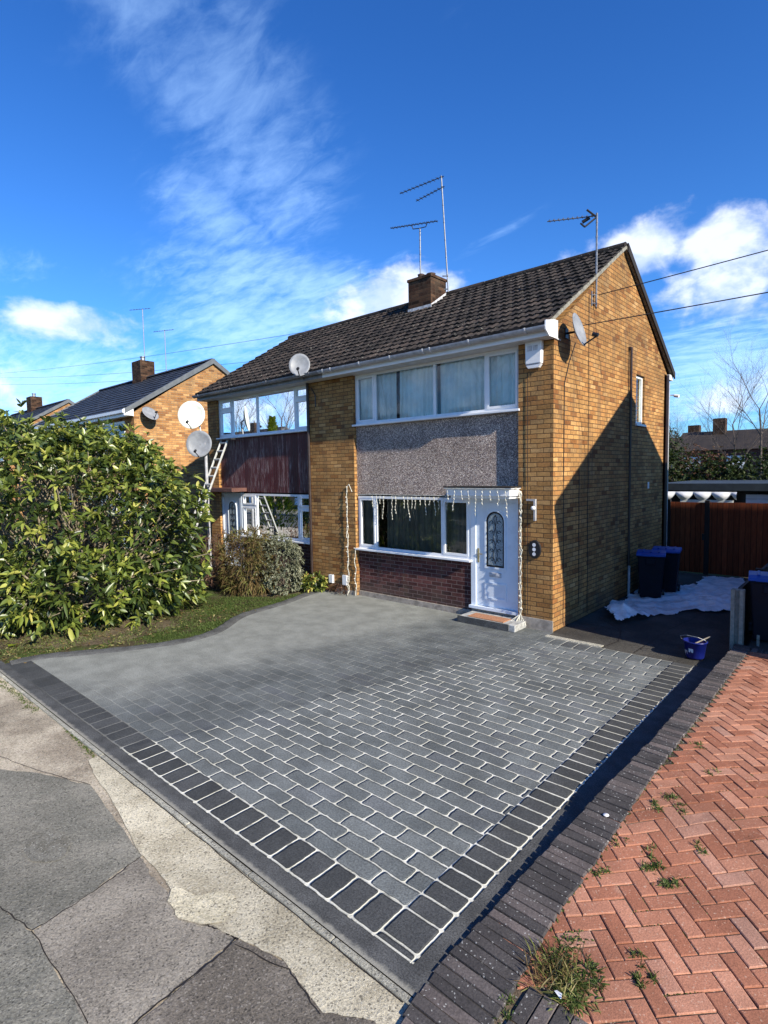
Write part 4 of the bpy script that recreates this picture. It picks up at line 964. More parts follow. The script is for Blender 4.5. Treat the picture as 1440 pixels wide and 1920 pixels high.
# alarm box, key lights etc.
al = empty('alarm_box', (-.345, -.0, 5.03), 'white burglar alarm box under the eaves at the corner', 'alarm box')
b = MB(); b.prism([(-.15, -.20), (.15, -.20), (.16, .20), (-.16, .20)], -.10, 0, 'y'); b.build('cover', MT['white'], al, bevel=.015)
b = MB(); b.prism([(-.145, -.21), (.145, -.21), (.10, -.27), (-.10, -.27)], -.09, -.01, 'y'); b.build('strobe_lens', MT['paper'], al)
b = MB(); b.box(-.11, -.02, -.103, -.1005, .03, .12); b.box(.0, .09, -.103, -.1005, .03, .12); b.build('emblem', MT['lead'], al)
il = empty('doorbell_plaque', (-.35, 0, 1.49), 'dark oval plaque with three white discs beside the front door', 'plaque')
b = MB(); b.add([(.12*math.cos(t), -.03, .165*math.sin(t)) for t in [i*math.tau/24 for i in range(24)]]+[(.13*math.cos(t), 0, .175*math.sin(t)) for t in [i*math.tau/24 for i in range(24)]], [tuple(range(24))]+[(i, (i+1) % 24, 24+(i+1) % 24, 24+i) for i in range(24)]); b.build('plate', MT['black'], il)
for zz in (.085, 0, -.085):
    b = MB(); b.add([(.035*math.cos(t), -.034, zz+.035*math.sin(t)) for t in [i*math.tau/14 for i in range(14)]], [tuple(range(14))]); b.build('disc', MT['paper'], il)
br = empty('hanging_bracket', (-.36, 0, 2.34), 'small white right-angled bracket fixed to the brickwork right of the door', 'bracket')
b = MB(); b.box(-.14, .04, -.05, -.0, .04, .075); b.box(.005, .04, -.05, 0, -.32, .04); b.build('arm', MT['gutter'], br)
b = MB(); b.lathe([(.0, -.04), (.035, -.03), (.045, 0), (.035, .03), (0, .04)], (.0, -.045, -.09), 10); b.build('knob', MT['paper'], br, smooth=True)
# icicle lights
def strand(b, p, L, r=.006):
    pts = [Vector(p)]
    k = int(L/.035)
    for i in range(k): pts.append(pts[-1]+Vector((random.uniform(-.014, .014), random.uniform(-.004, .004), -.035)))
    b.path(pts, r, 4)
    for q in pts[1::2]: b.tube(q-Vector((0, 0, .012)), q+Vector((random.uniform(-.015, .015), -.012, .012)), .0095, n=4)
sl = empty('string_lights', (0, 0, 0), 'white icicle string lights hung over the ground floor window, door canopy and down both piers', 'string lights')
b = MB(); xx = -4.95
while xx < -2.1: x2 = xx+.16; b.path([(xx, YI-.055, 2.44+random.uniform(-.01, .01)), (x2, YI-.055, 2.44)], .008, 4); xx = x2
xx = -2.05
while xx < -.7: x2 = xx+.12; b.path([(xx, -.41, 2.61+random.uniform(-.012, .012)), (x2, -.41, 2.61)], .008, 4); xx = x2
b.build('top_wire', MT['lights'], sl)
for xx in np.linspace(-4.45, -2.2, 20):
    if random.random() < .85: b = MB(); strand(b, (xx, YI-.06, 2.42), random.choice([.18, .3, .42, .55]), .0036); b.build('icicle_strand', MT['lights'], sl)
for xx in np.linspace(-2.0, -.72, 9): b = MB(); strand(b, (xx, -.41, 2.58), random.choice([.18, .3, .4, .5]), .0036); b.build('icicle_strand', MT['lights'], sl)
def rope(b, x, y, z0, z1, n=2, a=.02):
    for _ in range(n):
        pts = []; k = int((z1-z0)/.06)
        for i in range(k+1): pts.append((x+.018*math.sin(i*.9+_*2)+random.uniform(-a, a)*.5, y-random.uniform(0, .02), z1-(z1-z0)*i/k))
        b.path(pts, .0075, 4)
        for p in pts[::2]: b.tube(p, (p[0]+random.uniform(-.03, .03), p[1]-.02, p[2]+random.uniform(-.02, .02)), .009, n=4)
b = MB(); rope(b, -.62, -.03, .05, 2.55, 3); rope(b, -5.22, -.03, .08, 2.62, 2); rope(b, -4.99, -.02, -.0, 1.15, 1, .01)
b.path([(-.72, -.41, 2.6), (-.62, -.2, 2.62), (-.60, -.03, 2.5)], .008, 4); b.path([(-5.24, -.03, 2.6), (-5.15, -.03, 2.68), (-5.05, -.03, 2.5)], .008, 4); b.path([(-5.22, -.03, .1), (-5.18, -.12, .02), (-5.1, -.2, .015)], .008, 4)
for k in range(9): b.path([(-.62, -.05, .25), (-.62+random.uniform(-.2, .2), -.08-random.uniform(0, .1), random.uniform(.02, .14))], .007, 4)
b.build('hanging_cord', MT['lights'], sl)
# front step and mat
st = empty('door_step', (-1.14, -.20, 0), 'low grey concrete step in front of the white door', 'step')
b = MB(); b.box(-.60, .62, -.24, .27, 0, .125); b.build('slab', MT['step'], st, bevel=.01)
b = MB(); b.box(-.62, .50, -.258, -.243, -.0, .13); b.build('riser_board', MT['drv_band'], st)
b = MB(); b.box(-.42, .36, -.20, .10, .127, .142); o = b.build('doormat', MT['mat'], bevel=.004); o.location = (-1.14, -.2, 0); tag(o, 'orange-brown doormat lying on the front step', 'doormat')
# wires
def wire(p0, p1, sag, label, n=24):
    b = MB(); p0, p1 = Vector(p0), Vector(p1); c = (p0+p1)/2
    b.path([p0.lerp(p1, i/n)-c-Vector((0, 0, sag*4*(i/n)*(1-i/n))) for i in range(n+1)], .009, 5)
    o = b.build('overhead_wire', MT['cable']); o.location = c; tag(o, label, 'wire', 'overhead wires'); return o
wire((.12, 1.70, 6.32), (11, 1.9, 6.95), .05, 'upper telephone wire running right from the gable aerial bracket')
wire((.10, .62, 5.52), (11, 1.0, 5.62), .05, 'lower telephone wire running right from the gable dish')
def atpx(P, Q): return P, Q
wire((-65, 8, 14.0), (-13.0, 8, 9.35), .25, 'highest of the three wires crossing the sky at the left')
wire((-65, 8, 13.55), (-19.5, 8, 8.75), .25, 'middle of the three wires crossing the sky at the left')
wire((-65, 8, 12.85), (-33.8, 8, 9.5), .1, 'lowest of the three wires, ending at the neighbouring chimney')

# ================================================================== FOLIAGE
def leaves(name, C, D, L, W, m, parent=None, droop=.5, fold=.18, seg=3, rnd=None, roll=.6):
    """C base points, D directions (n,3); each leaf is a folded drooping blade"""
    C = np.asarray(C, float); D = np.asarray(D, float); n = len(C)
    D /= np.linalg.norm(D, axis=1)[:, None]+1e-9
    L = np.broadcast_to(L, n).astype(float); W = np.broadcast_to(W, n).astype(float)
    upv = np.tile([0, 0, 1.], (n, 1)); side = np.cross(D, upv); sl_ = np.linalg.norm(side, axis=1)[:, None]; side = np.where(sl_ < .05, [1., 0, 0], side/(sl_+1e-9))
    ro = rng.uniform(-roll, roll, n)[:, None]; nv = np.cross(side, D); side = side*np.cos(ro)+nv*np.sin(ro); nv = np.cross(side, D)
    ts = np.linspace(0, 1, seg+1); ws = np.array([.12]+[1.0, .85][:seg-1]+[.0])[:seg+1] if seg == 3 else np.interp(ts, [0, .4, 1], [.15, 1, 0])
    V = []
    dr = np.broadcast_to(droop, n)
    for t, wv in zip(ts, ws):
        c = C+D*(L*t)[:, None]; c[:, 2] -= dr*L*t*t*.5
        for q in (-1, 0, 1):
            V.append(c+side*(q*W*wv*.5)[:, None]+nv*(abs(q)*W*wv*fold)[:, None])
    V = np.stack(V, 1); k = V.shape[1]
    fs = []
    for a in range(seg):
        for q in (0, 1): i0 = a*3+q; fs.append((i0, i0+1, i0+4, i0+3))
    F = (np.array(fs)[None]+(np.arange(n)*k)[:, None, None]).reshape(-1, 4)
    me = bpy.data.meshes.new(name); me.vertices.add(n*k); me.vertices.foreach_set('co', V.reshape(-1).astype(np.float32))
    me.loops.add(F.size); me.loops.foreach_set('vertex_index', F.reshape(-1)); me.polygons.add(len(F))
    me.polygons.foreach_set('loop_start', np.arange(len(F))*4); me.polygons.foreach_set('loop_total', np.full(len(F), 4))
    me.update(calc_edges=True); me.validate()
    a = me.attributes.new('rnd', 'FLOAT', 'POINT'); r = rng.random(n) if rnd is None else np.clip(rnd, 0, 1); a.data.foreach_set('value', np.repeat(r, k).astype(np.float32))
    me.materials.append(m); me.polygons.foreach_set('use_smooth', [True]*len(me.polygons))
    o = bpy.data.objects.new(name, me); COL.objects.link(o); o.parent = parent; return o
def unit(v): return v/(np.linalg.norm(v, axis=-1, keepdims=True)+1e-9)
def ellipsoid_pts(c, r, n, pw=.8, zmin=0.05):
    v = unit(rng.normal(size=(n, 3))); v = np.sign(v)*np.abs(v)**pw; sc = 1.0
    p = np.array(c)+v*np.array(r)*sc; nn = unit(v/np.array(r)); k = p[:, 2] > zmin; return p[k], nn[k]
def shrub(root, lobes, n_tips, per, L, W, m, droop=.6, spread=1.1, inner=.35, jit=.08, zmin=.06, gap=0.0, bright=0.0, roll=.6):
    C, D, RN = [], [], []; tips = []
    for (c, r) in lobes:
        area = (r[0]*r[1]+r[0]*r[2]+r[1]*r[2])
        k = int(n_tips*area/sum(q[1][0]*q[1][1]+q[1][0]*q[1][2]+q[1][1]*q[1][2] for q in lobes))
        for depth, frac in ((1., 1.), (.86, inner*1.2), (.70, inner)):
            p, nn = ellipsoid_pts(c, np.array(r)*depth, int(k*frac), zmin=zmin)
            p = p+rng.normal(size=p.shape)*jit
            keep = np.ones(len(p), bool)
            for (c2, r2) in lobes:
                if c2 is c: continue
                keep &= (((p-np.array(c2))/np.array(r2))**2).sum(1) > .62
            if gap:
                gnoise = np.sin(p[:, 0]*3.1+p[:, 2]*2.3)+np.sin(p[:, 1]*3.7-p[:, 2]*3.3+1.3)+np.sin(p[:, 2]*4.1+p[:, 0]*1.7+2)
                keep &= ~((gnoise > 3-gap*2) & (depth > .9))
            for q, w_ in zip(p[keep], nn[keep]):
                if q[2] < zmin: continue
                tips.append((q, w_)); ax = unit(w_*.9+np.array([0, 0, .55])+rng.normal(size=3)*.28)
                a = unit(np.cross(ax, rng.normal(size=3))); bb = np.cross(ax, a); kk = rng.integers(max(2, per-2), per+3); base = rng.random()
                for i in range(kk):
                    t = math.tau*i/kk+rng.uniform(-.35, .35); sp = spread*rng.uniform(.55, 1.15)
                    D.append(ax*math.cos(sp)+(a*math.cos(t)+bb*math.sin(t))*math.sin(sp)); C.append(q+ax*rng.uniform(-.05, .03))
                    RN.append(base*.5+rng.random()*.5+(-.25 if depth < 1 else bright))  # inner shells toned darker: interior shade put into the leaf colour
    n = len(C)
    leaves('foliage', C, D, rng.uniform(L[0], L[1], n), rng.uniform(W[0], W[1], n), m, root, droop=rng.uniform(droop*.1, droop*2.0, n), rnd=RN, roll=roll)
    return tips
# big hedge
hg = empty('hedge', (-8.6, -5.0, 0), 'very large glossy green laurel hedge filling the left side beside the drive', 'hedge')
HL = [((.85, 1.0, 1.55), (1.65, 1.25, 1.7)), ((.35, .55, 1.75), (1.75, 1.45, 1.85)), ((.15, -.35, 1.95), (1.75, 1.5, 1.95)), ((-.9, -.5, 2.3), (1.9, 1.6, 1.95)), ((-2.6, -.7, 2.15), (2.0, 1.5, 2.0)), ((-.8, .9, 2.2), (1.7, 1.5, 1.8)), ((.55, .0, .85), (1.7, 1.75, .95)), ((-.2, .6, 2.65), (1.4, 1.3, 1.40)), ((-.5, -.9, .75), (1.7, 1.2, .9))]
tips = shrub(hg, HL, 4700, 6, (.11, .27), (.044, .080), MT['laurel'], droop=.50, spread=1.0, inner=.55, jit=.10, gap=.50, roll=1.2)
b = MB(); rr = random.Random(5)
for i in range(420):
    q, nn = tips[rr.randrange(len(tips))]; base = Vector((rr.uniform(-1.6, 1.0), rr.uniform(-.8, .9), 0)); e = Vector(q); mid = base.lerp(e, .55)+Vector((rr.uniform(-.3, .3), rr.uniform(-.3, .3), rr.uniform(.1, .4)))
    b.tube(base, mid, .026, .017, 5, False); b.tube(mid, e*1.02, .017, .008, 5, False)
b.build('branches', MT['bark'], hg)
# shrubs by the left house
s1 = empty('shrub', (-8.75, -1.45, 0), 'brown twiggy shrub nearest the hedge, before the left front door', 'shrub', 'shrubs in front of the left house')
tp = shrub(s1, [((0, 0, .65), (.75, .6, .75)), ((.25, .1, .5), (.6, .6, .6))], 520, 5, (.07, .14), (.012, .022), MT['brownleaf'], spread=.7, jit=.07)
s2 = empty('shrub', (-7.7, -1.25, 0), 'straw and green grassy shrub in the middle of the bed', 'shrub', 'shrubs in front of the left house')
tp2 = shrub(s2, [((0, 0, .72), (.72, .55, .78)), ((.2, -.1, .5), (.7, .5, .5))], 720, 6, (.12, .24), (.012, .024), MT['dryleaf'], spread=.75, jit=.06)
s3 = empty('shrub', (-6.98, -.80, 0), 'rounded grey-leaved shrub beneath the lower window of the left house', 'shrub', 'shrubs in front of the left house')
tp3 = shrub(s3, [((0, 0, .66), (.62, .5, .66)), ((.28, -.1, .32), (.42, .42, .38)), ((-.2, .1, .8), (.55, .45, .6))], 900, 7, (.05, .09), (.022, .036), MT['greyleaf'], spread=1.0, jit=.04, gap=.22)
for r_, tps in ((s1, tp), (s2, tp2), (s3, tp3)):
    b = MB()
    for i in range(60):
        q, nn = tps[random.randrange(len(tps))]; base = Vector((random.uniform(-.25, .25), random.uniform(-.2, .2), 0)); e = Vector(q)*1.04; mid = base.lerp(e, .5)+Vector((random.uniform(-.1, .1), random.uniform(-.1, .1), 0))
        b.tube(base, mid, .011, .008, 4, False); b.tube(mid, e, .008, .004, 4, False)
    b.build('branches', MT['twig'], r_)
s4 = empty('shrub', (-6.22, -.30, 0), 'small leafy green plant at the foot of the middle brick pier', 'shrub', 'shrubs in front of the left house')
shrub(s4, [((0, 0, .22), (.28, .22, .22))], 60, 6, (.09, .15), (.03, .045), MT['laurel'], jit=.03, bright=.2)
s5 = empty('shrub', (-5.55, -.10, 0), 'low withered plant by the meter box', 'shrub', 'shrubs in front of the left house')
shrub(s5, [((0, 0, .08), (.28, .10, .14))], 60, 5, (.05, .10), (.012, .02), MT['brownleaf'], jit=.03, zmin=.01)
# golden conifer just above hedge at far left
cf = empty('conifer', (-15.3, -5.2, 0), 'tip of a golden conifer behind the left end of the hedge', 'tree')
b = MB(); b.tube((0, 0, 0), (0, 0, 4.4), .10, .02); b.build('trunk', MT['bark'], cf)
C, D = [], []
for i in range(2600):
    z = rng.uniform(.5, 5.35); r = (5.5-z)*.22*rng.uniform(.6, 1.05); t = rng.uniform(0, math.tau); C.append((r*math.cos(t), r*math.sin(t), z)); D.append((math.cos(t), math.sin(t), 1.1))
leaves('crown', C, D, .22, .05, MT['conifer'], cf, droop=.2)
# grass blades
def inpoly(p, poly):
    c = False; j = len(poly)-1
    for i in range(len(poly)):
        if (poly[i][1] > p[1]) != (poly[j][1] > p[1]) and p[0] < (poly[j][0]-poly[i][0])*(p[1]-poly[i][1])/(poly[j][1]-poly[i][1])+poly[i][0]: c = not c
        j = i
    return c
LP = [(-9, -7.1), (-6.2, -7.1), (-6.1, -6.7)]+[(x-.12, y) for x, y in sm]+[(-6.3, -.3), (-6.6, -1.4), (-7.4, -2.0), (-8.6, -2.6), (-7.0, -3.3), (-6.9, -4.6), (-7.4, -5.6), (-8.6, -6.4)]
C, D, Ls, RN = [], [], [], []
while len(C) < 15000:
    p = (rng.uniform(-9, -4.7), rng.uniform(-7.1, -.2))
    if not inpoly(p, LP): continue
    dn = math.sin(p[0]*2.7+1)*math.sin(p[1]*1.9+.5)+.6*math.sin(p[0]*7+p[1]*5)+(.9 if p[1] > -4.0 else -.1)
    if rng.random() > .35+.4*dn: continue
    C.append((p[0], p[1], -.03)); D.append(rng.normal(size=3)*.45+np.array([0, 0, 1])); Ls.append(rng.uniform(.03, .085)); RN.append(rng.random()*.8+(.25 if p[1] < -5 else 0))
tag(leaves('grass', C, D, np.array(Ls), .009, MT['grassleaf'], droop=.8, rnd=np.array(RN)), kind='stuff')
# moss and weeds in the pavement edge and joints
C, D, Ls = [], [], []
def tuft(cx, cy, r, n, zf, L=(.02, .06), lie=.8):
    for _ in range(n):
        a = rng.uniform(0, math.tau); q = r*abs(rng.normal())*.6; X, Y = cx+q*math.cos(a), cy+q*math.sin(a)
        C.append((X, Y, zf(Y))); D.append(rng.normal(size=3)*lie+np.array([0, 0, .8])); Ls.append(rng.uniform(*L))
zn = lambda y: zt(y)+.0
for t in np.linspace(0, 1, 26): tuft(-1.75-1.0*t+rng.uniform(-.03, .03), -7.23+.05*t, .035, 26, lambda y: -.03, (.015, .045))
for t in np.linspace(0, 1, 30): tuft(-3.6-2.3*t, -7.24+rng.uniform(-.06, .03), .06, 40, lambda y: -.03, (.02, .05))
for (X, Y, r, n) in ((3.22, -5.33, .05, 150), (3.36, -5.42, .05, 130), (3.16, -5.15, .03, 60), (3.06, -4.62, .04, 80), (3.12, -4.50, .05, 90), (3.22, -4.55, .04, 60), (3.45, -4.90, .03, 60), (3.3, -3.9, .03, 50), (3.1, -3.4, .03, 50), (3.45, -6.25, .03, 90), (3.38, -6.1, .03, 60), (2.95, -5.6, .03, 60), (2.95, -5.2, .03, 40), (2.93, -6.85, .04, 70)):
    for k in range(3): tuft(X+.03*k, Y+.03*k*rng.choice([-1, 1]), r, n//3, zn)
for t in np.linspace(0, 1, 60): tuft(wr(-6.9+5.5*t)+.012, -6.9+5.5*t, .010, rng.integers(3, 14), zn, (.01, .025))
for _ in range(170):
    k = rng.integers(0, 60); X, Y = rng.uniform(3.0, 5.6), rng.uniform(-6.9, -2.0)
    a_ = rng.choice([1, -1]); L_ = rng.uniform(.05, .2)
    i_ = round(((X-OX)*c45+(Y-OY)*c45)/s0); mx_ = i_*s0; my_ = ((Y-OY)*c45-(X-OX)*c45)
    if a_ > 0: pts = [(mx_, my_+u) for u in np.linspace(0, L_, 8)]
    else: my2 = round(my_/s0)*s0; pts = [(mx_+u, my2) for u in np.linspace(0, L_, 8)]
    for (u, v) in pts:
        if rng.random() < .6: tuft(OX+(u-v)*c45, OY+(u+v)*c45, .004, 3, lambda y: zt(y)-.006, (.006, .016))
tag(leaves('moss_and_weeds', C, D, np.array(Ls), .008, MT['grassleaf'], droop=.7), kind='stuff')
wt = empty('weed_tuft', (3.09, -6.47, .02), 'large tuft of green and withered weeds growing beside the dark brick edging', 'weeds')
C, D, Ls, Rn = [], [], [], []
for (dx, dy, r, n) in ((-.04, .02, .07, 200), (.10, -.02, .09, 350), (-.05, .20, .05, 180), (.12, .10, .06, 200), (-.04, .1, .06, 120), (.12, -.14, .08, 250), (.0, .30, .03, 80), (.2, .05, .03, 60)):
    for _ in range(n):
        a = rng.uniform(0, math.tau); q = r*abs(rng.normal())*.6; X, Y = dx+q*math.cos(a), dy+q*math.sin(a); C.append((X, Y, .0)); D.append(np.array([math.cos(a)*.9, math.sin(a)*.9, .75])+rng.normal(size=3)*.35); Ls.append(rng.uniform(.02, .062))
leaves('blades', C, D, np.array(Ls), .010, MT['grassleaf'], wt, droop=.9)
C, D = [], []
for _ in range(500):
    a = rng.uniform(0, math.tau); q = .2*rng.random(); C.append((.02+q*math.cos(a), -.04+q*math.sin(a), .0)); D.append(rng.normal(size=3)*1.+np.array([0, 0, .35]))
leaves('withered_stems', C, D, .12, .006, MT['dryleaf'], wt, droop=.5)
for (X, Y, Z_) in ((3.16, -6.66, .045),):
    b = MB(); P = [Vector((random.uniform(-1, 1), random.uniform(-1, 1), random.uniform(-.5, .5)))*.024 for _ in range(10)]
    bm = bmesh.new(); [bm.verts.new(p) for p in P]; bmesh.ops.convex_hull(bm, input=bm.verts); me = bpy.data.meshes.new('scrap'); bm.to_mesh(me); bm.free(); me.materials.append(MT['paper'])
    o = bpy.data.objects.new('litter_scrap', me); COL.objects.link(o); o.location = (X, Y, Z_+.02); tag(o, 'small white scrap lying in the weed tuft by the brick edging', 'litter', 'white scraps in the weeds')
# fallen leaves / litter on soil
C, D = [], []
for _ in range(1500):
    p = (rng.uniform(-9, -5.6), rng.uniform(-7.05, -2.4)); C.append((p[0], p[1], -.015)); D.append(rng.normal(size=3)*np.array([1, 1, .25]))
tag(leaves('fallen_leaves', C, D, .07, .03, MT['dryleaf'], droop=.1), kind='stuff')
b = MB(); b.add([(.05, 0, .02), (.0, .09, .035), (-.07, .04, .015), (-.09, -.05, .03), (.0, -.07, .01)], [(0, 1, 2, 3, 4)]); o = b.build('fallen_leaf', MT['conifer']); o.location = (-6.95, -6.63, 0); tag(o, 'single large yellow leaf lying at the left end of the soil bed', 'leaf')

# ================================================================== PASSAGE
fc = empty('wooden_fence', (0, 7.8, 0), 'tall red-brown boarded fence across the end of the side passage', 'fence')
b = MB(); b.box(-.25, .74, 0, .03, .03, 1.98); b.build('fence_panel', MT['fence'], fc); b = MB(); b.box(.86, 3.6, 0, .03, .03, 1.99); b.build('fence_panel', MT['fence'], fc)
b = MB(); b.box(.745, .855, -.04, .05, 0, 2.04); b.build('fence_post', MT['timberdark'], fc)
b = MB(); b.box(-.28, -.12, -.05, .05, 0, 2.05); b.build('fence_post', MT['timberdark'], fc)
b = MB(); b.box(.69, .744, -.045, -.002, .95, 1.12); b.build('latch', MT['black'], fc)
lf = empty('low_fence', (2.74, .75, 0), 'low dark fence running back from the concrete post between the two passages', 'fence')
b = MB(); b.box(-.02, .03, .05, 7.0, 0, 1.03); b.build('fence_panel', MT['timberdark'], lf)
for yy in (1.9, 3.8, 5.7):
    b = MB(); b.box(-.05, .06, yy-.05, yy+.05, 0, 1.08); b.build('fence_post', MT['timberdark'], lf)
cp = empty('concrete_post', (2.76, .58, 0), 'slotted grey concrete fence post at the corner of the edging wall', 'post')
b = MB(); b.prism([(-.085, -.07), (-.03, -.07), (-.03, -.02), (.03, -.02), (.03, -.07), (.085, -.07), (.085, .07), (-.085, .07)], 0, 1.05, 'z'); b.build('shaft', MT['concpost'], cp, bevel=.008)
sp = empty('timber_stub', (3.02, .72, .17), 'short pale stake by the navy bin on the right', 'stake'); b = MB(); b.box(-.018, .018, -.018, .018, 0, .17); b.build('stake', MT['concpost'], sp)
def wheelie(loc, rz, label, lidm):
    r = empty('wheelie_bin', loc, label, 'wheelie bin', 'navy wheelie bins with blue lids', rz)
    b = MB(); a = [(-.21, -.25), (.21, -.25), (.21, .22), (-.21, .22)]; c = [(-.27, -.32), (.27, -.32), (.27, .28), (-.27, .28)]
    b.add([(x, y, .04) for x, y in a]+[(x, y, .98) for x, y in c], [(0, 3, 2, 1), (4, 5, 6, 7)]+[(i, (i+1) % 4, 4+(i+1) % 4, 4+i) for i in range(4)])
    b.box(-.285, .285, -.335, .295, .95, .985); b.box(-.10, .10, -.34, -.30, .80, .93)
    b.build('body', MT['binbody'], r, bevel=.02)
    b = MB(); b.prism([(-.355, .99), (-.35, 1.03), (-.2, 1.065), (.15, 1.075), (.31, 1.04), (.31, .99)], -.295, .295); b.box(-.2, .2, -.36, -.30, .985, 1.01)
    for xx in (-.16, 0, .16): b.box(xx-.02, xx+.02, -.24, .2, 1.06, 1.082)
    b.build('lid', lidm, r, bevel=.015)
    b = MB(); b.tube((-.25, .33, 1.0), (.25, .33, 1.0), .016); b.tube((-.25, .33, 1.0), (-.25, .26, .97), .016); b.tube((.25, .33, 1.0), (.25, .26, .97), .016); b.build('handle', MT['black'], r)
    for q in (-.25, .25):
        b = MB(); b.tube((q-.025, .2, .10), (q+.025, .2, .10), .10, n=18); b.build('wheel', MT['black'], r)
    return r
def bcopy(src, loc, rz, label): c = copy_tree(src); c.location = loc; c.rotation_euler.z = rz; c['label'] = label; return c
w1 = wheelie((.50, 3.98, 0), R(14), 'nearer navy wheelie bin with blue lid standing on the plastic sheet by the gable', MT['blue'])
bcopy(w1, (.62, 4.75, 0), R(10), 'farther navy wheelie bin, half hidden behind the nearer one by the gable')
bcopy(w1, (3.10, 1.18, .17), R(8), 'navy wheelie bin with bright blue lid at the right edge behind the low fence')
w4 = bcopy(w1, (3.3, 2.05, .17), R(185), 'second navy bin at the right edge, behind the first one'); 
# polythene sheet
ctrl = [(-.02, 2.75), (.30, 1.75), (.62, 1.28), (.90, 1.42), (1.02, 1.95), (1.25, 2.55), (1.55, 3.05), (2.1, 3.45), (2.62, 3.7), (2.66, 5.2), (2.3, 6.6), (1.7, 7.5), (.9, 7.5), (.9, 6.0), (.3, 5.0), (.05, 4.2), (.15, 3.5)]
b = MB(); nx, ny = 100, 190; idx = {}
def wr_(x, y):
    e = 0; 
    for (a, c, ph, am) in ((9, 3, 0, .03), (-5, 12, 1.2, .03), (17, 9, 2, .018), (-14, 21, .5, .014), (31, -12, 1.1, .008), (25, 33, .3, .006)):
        e += am*(1-abs(math.sin((a*x+c*y)*.5+ph+1.5*math.sin(x*2.3+y*1.7+ph))))**1.6
    return e
for i in range(nx+1):
    for j in range(ny+1):
        x, y = -.05+2.75*i/nx, 1.2+6.35*j/ny
        ex, ey = x+.05*math.sin(y*9), y+.05*math.sin(x*11)
        if inpoly((ex, ey), ctrl):
            lump = .30*math.exp(-(((x-.62)/.34)**2+((y-1.75)/.42)**2))+.10*math.exp(-(((x-1.6)/.9)**2+((y-4.1)/.5)**2))
            idx[i, j] = len(b.v); b.add([(x, y, .004+wr_(x, y)*(1.+1.2*lump/.3)+lump*.65)], [])
for (i, j), k in idx.items():
    if all(q in idx for q in ((i+1, j), (i+1, j+1), (i, j+1))): b.f.append((k, idx[i+1, j], idx[i+1, j+1], idx[i, j+1])); b.fm.append(0)
o = b.build('plastic_sheet', MT['poly'], smooth=True, fix=False); tag(o, 'crumpled translucent white plastic sheet spread over the passage floor', 'plastic sheet')
# bucket
bk = empty('bucket', (2.30, .06, 0), 'blue bucket with wire handle and a pale stick standing by the drive edge', 'bucket')
bk.scale = (.86, .86, .86)
b = MB(); b.lathe([(.0, .01), (.135, .01), (.15, .04), (.185, .30), (.20, .305), (.20, .325), (.178, .325), (.14, .05), (.0, .05)], n=28); b.build('tub', MT['bucket'], bk, smooth=True)
b = MB(); b.lathe([(.001, .24), (.165, .24)], n=24); b.build('contents', MT['bucket'], bk)
b = MB(); b.path([(-.19, 0, .30), (-.22, -.06, .34), (-.20, -.18, .42), (-.08, -.24, .46), (.08, -.2, .44), (.18, -.1, .38), (.19, 0, .30)], .006); b.build('handle', MT['metal'], bk)
b = MB(); b.tube((-.02, -.05, .26), (.22, .06, .42), .012); b.build('stick', MT['stick'], bk)
for (t, zz) in ((-1.75, .17), (-2.4, .12)):
    b = MB(); c, s_ = math.cos(t), math.sin(t); rr_ = .137+.045*(zz/.30)+.003; P = []
    for (dt, dz) in ((-.22, -.035), (.22, -.035), (.22, .035), (-.22, .035)): P.append((( .137+.05*((zz+dz)/.30)+.006)*math.cos(t+dt), (.137+.05*((zz+dz)/.30)+.006)*math.sin(t+dt), zz+dz))
    b.add(P, [(0, 1, 2, 3)]); b.build('sticker', MT['paper'], bk)
b = MB(); b.add([(-.06, -.02, .245), (.02, -.06, .245), (.04, .0, .245), (-.04, .03, .245)], [(0, 1, 2, 3)]); b.build('sticker', MT['paper'], bk)
ga = empty('garden_tap_camera', (.05, 6.9, 4.85), 'tiny white camera on the rear corner of the house', 'camera')
b = MB(); b.box(0, .10, -.02, .02, 0, .03); b.tube((.10, 0, .0), (.22, -.02, -.03), .04); b.build('housing', MT['paper'], ga)

# ================================================================== BACKGROUND RIGHT
gr = empty('garage', (0, 12, 0), 'low flat-roofed dark garage with a white slatted door beyond the red fence', 'garage')
b = MB(); b.box(-1.6, 7, .1, 5, 0, 2.15); b.build('wall', MT['timberdark'], gr)
b = MB(); b.box(-1.7, 7.1, -.25, 5.1, 2.16, 2.40); b.build('roof', plain('dark_slate_roof_edge', (.028, .036, .042), .6, .2, 4), gr)
b = MB(); b.box(.93, 1.32, -.02, .10, 0, 2.13); b.build('door_post', MT['timberdark'], gr)
b = MB()
for k in range(13): b.box(1.03, 2.15, -.035, .05, .1+k*.15, .1+k*.15+.138)
b.build('garage_door', plain('white_slat', (.50, .52, .60), .5, .06, 3), gr)
b = MB(); b.box(-.8, .75, -.5, -.42, 1.62, 1.86); o = b.build('board', plain('cream_board', (.6, .6, .56), .6, .1, 4), gr)
aw = empty('fabric_awning', (-1.45, 11.55, 2.13), 'white swagged fabric hanging under the garage roof edge', 'awning')
b = MB(); n = 64; vs = []
for i in range(n+1):
    t = i/n; x = 2.3*t; sw = abs(math.sin(t*math.pi*4.2+.3)); zb = -.06-.24*sw**.7
    for k in range(5): u_ = k/4; vs.append((x, -.12*math.sin(u_*3.14)*sw-.02, zb*u_))
b.add(vs, [(5*i+k, 5*i+k+1, 5*i+k+6, 5*i+k+5) for i in range(n) for k in range(4)]); b.build('fabric', MT['paper'], aw, smooth=True, fix=False)
